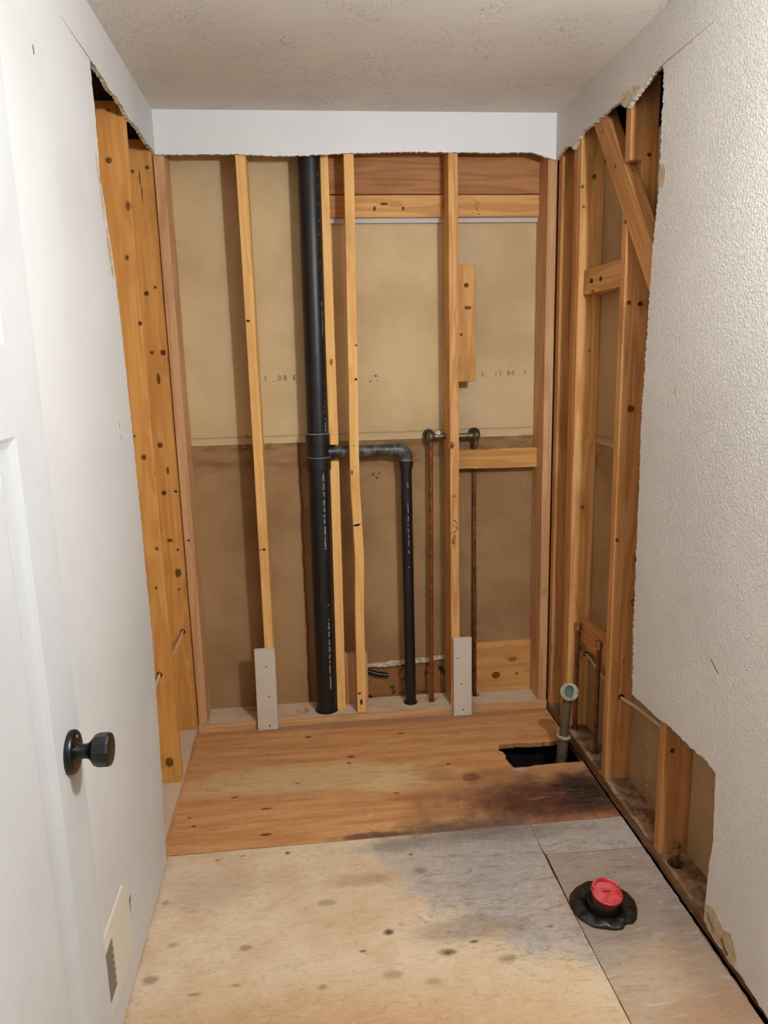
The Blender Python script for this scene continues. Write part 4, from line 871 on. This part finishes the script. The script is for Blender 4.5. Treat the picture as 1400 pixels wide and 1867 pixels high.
# ================================================================== DOOR
DX0, DX1, DY0, DY1 = 0.064, 0.100, -2.510, -1.748
door = struct(thing('door_1', None, None, ((DX0+DX1)/2, DY0, 0.012)))
def door_bm():
    bm = bmesh.new(); z0, z1 = 0.012, 2.032
    P = [(0.24, 1.446), (1.574, 1.915)]; ya, yb = -1.866, -2.392
    # front face with moulded panels, built as strips
    def quad(pts): bm.faces.new([bm.verts.new(p) for p in pts])
    X = DX1
    rects = [(DY0, DY1, z0, P[0][0]), (DY0, DY1, P[0][1], P[1][0]), (DY0, DY1, P[1][1], z1)]
    for (za, zb) in P: rects += [(DY0, yb, za, zb), (ya, DY1, za, zb)]
    for (y0, y1, za, zb) in rects: quad([(X, y0, za), (X, y1, za), (X, y1, zb), (X, y0, zb)])
    for (za, zb) in P:
        prev = None
        for (ins, dep) in ((0, 0), (0.006, -0.004), (0.016, -0.008), (0.028, -0.009), (0.046, -0.009), (0.066, -0.0025), (0.070, -0.002)):
            ring = [bm.verts.new((X+dep, y, z)) for (y, z) in ((yb+ins, za+ins), (ya-ins, za+ins), (ya-ins, zb-ins), (yb+ins, zb-ins))]
            if prev:
                for k in range(4): bm.faces.new((prev[k], prev[(k+1) % 4], ring[(k+1) % 4], ring[k]))
            prev = ring
        bm.faces.new(prev)
    quad([(DX0, DY0, z0), (DX0, DY1, z0), (DX0, DY1, z1), (DX0, DY0, z1)])
    quad([(DX0, DY1, z0), (DX1, DY1, z0), (DX1, DY1, z1), (DX0, DY1, z1)]); quad([(DX0, DY0, z0), (DX1, DY0, z0), (DX1, DY0, z1), (DX0, DY0, z1)])
    quad([(DX0, DY0, z0), (DX1, DY0, z0), (DX1, DY1, z0), (DX0, DY1, z0)]); quad([(DX0, DY0, z1), (DX1, DY0, z1), (DX1, DY1, z1), (DX0, DY1, z1)])
    bmesh.ops.remove_doubles(bm, verts=bm.verts, dist=1e-5)
    return bm
link('door_leaf', door_bm(), M['door'], door)
KC = (DX1, -1.802, 0.917)
kn = thing('door_knob', None, None, KC); kn.parent = door; kn.matrix_basis = wm(door).inverted() @ Matrix.Translation(KC)
bm = bmesh.new(); lathe(bm, [(0.0001, .036), (.006, .0365), (.010, .034), (.0115, .030), (.012, .016)], KC, (1, 0, 0), 40); sharp(link('rose', bm, M['black_metal'], kn))
bm = bmesh.new(); lathe(bm, [(0.0115, .015), (.018, .0125), (.026, .0120), (.032, .0145)], KC, (1, 0, 0), 32); sharp(link('neck', bm, M['black_metal'], kn))
bm = bmesh.new(); lathe(bm, [(0.032, .015), (.040, .0255), (.048, .0285), (.062, .0285), (.0655, .026), (.0665, .020)], KC, (1, 0, 0), 12); sharp(link('grip', bm, M['black_metal'], kn), 20)
bm = bmesh.new()
bm.free()
for s in (-1, 1):
    bm = bmesh.new(); lathe(bm, [(.010, .0035), (.0125, .003), (.013, .001)], (KC[0], KC[1]+0.006, KC[2]+s*0.024), (1, 0, 0), 10); link('rose_screw', bm, M['steel'], kn)
# vanity light body on the right wall, out of the photo, that carries the bulb
vl = thing('vanity_light', 'small wall lamp above the vanity spot on the right wall', 'lamp', (W-DW, -2.10, 2.05))
bm = bmesh.new(); lathe(bm, [(0.0, .055), (.012, .055), (.016, .02), (.050, .018), (.052, .006)], (W-DW, -2.10, 2.05), (-1, 0, 0), 28); sharp(link('wall_mount', bm, M['steel'], vl))

# ------------------------------------------------------------------ groups of repeats
for o in COL.objects:
    if o.parent or 'label' not in o: continue
    base = o.name.split('.')[0]; lb = o['label']
    g = None
    if base == 'wall_stud':
        g = 'studs of the right wall' if 'right wall' in lb else 'studs of the left wall' if 'left wall' in lb else 'studs of the back wall'
    else:
        g = {'sole_plate': 'bottom plates of the walls', 'top_plate': 'top plates of the walls', 'blocking': 'short blocks between the studs',
             'backing_board': 'scrap boards low in the bays', 'stub_board': 'small grey boards at the foot of the studs', 'header_board': 'header boards at the top of the bays',
             'header_block': 'blocks under the header', 'white_bead': 'white strips under the header blocks', 'drywall_sheet': 'drywall sheets seen from behind',
             'capped_copper_pipe': 'capped copper stubs in the right wall', 'electric_cable': 'white cables in the walls', 'anchor_tip': 'screw and anchor tips poking through the paper'}.get(base)
    if g: o['group'] = g
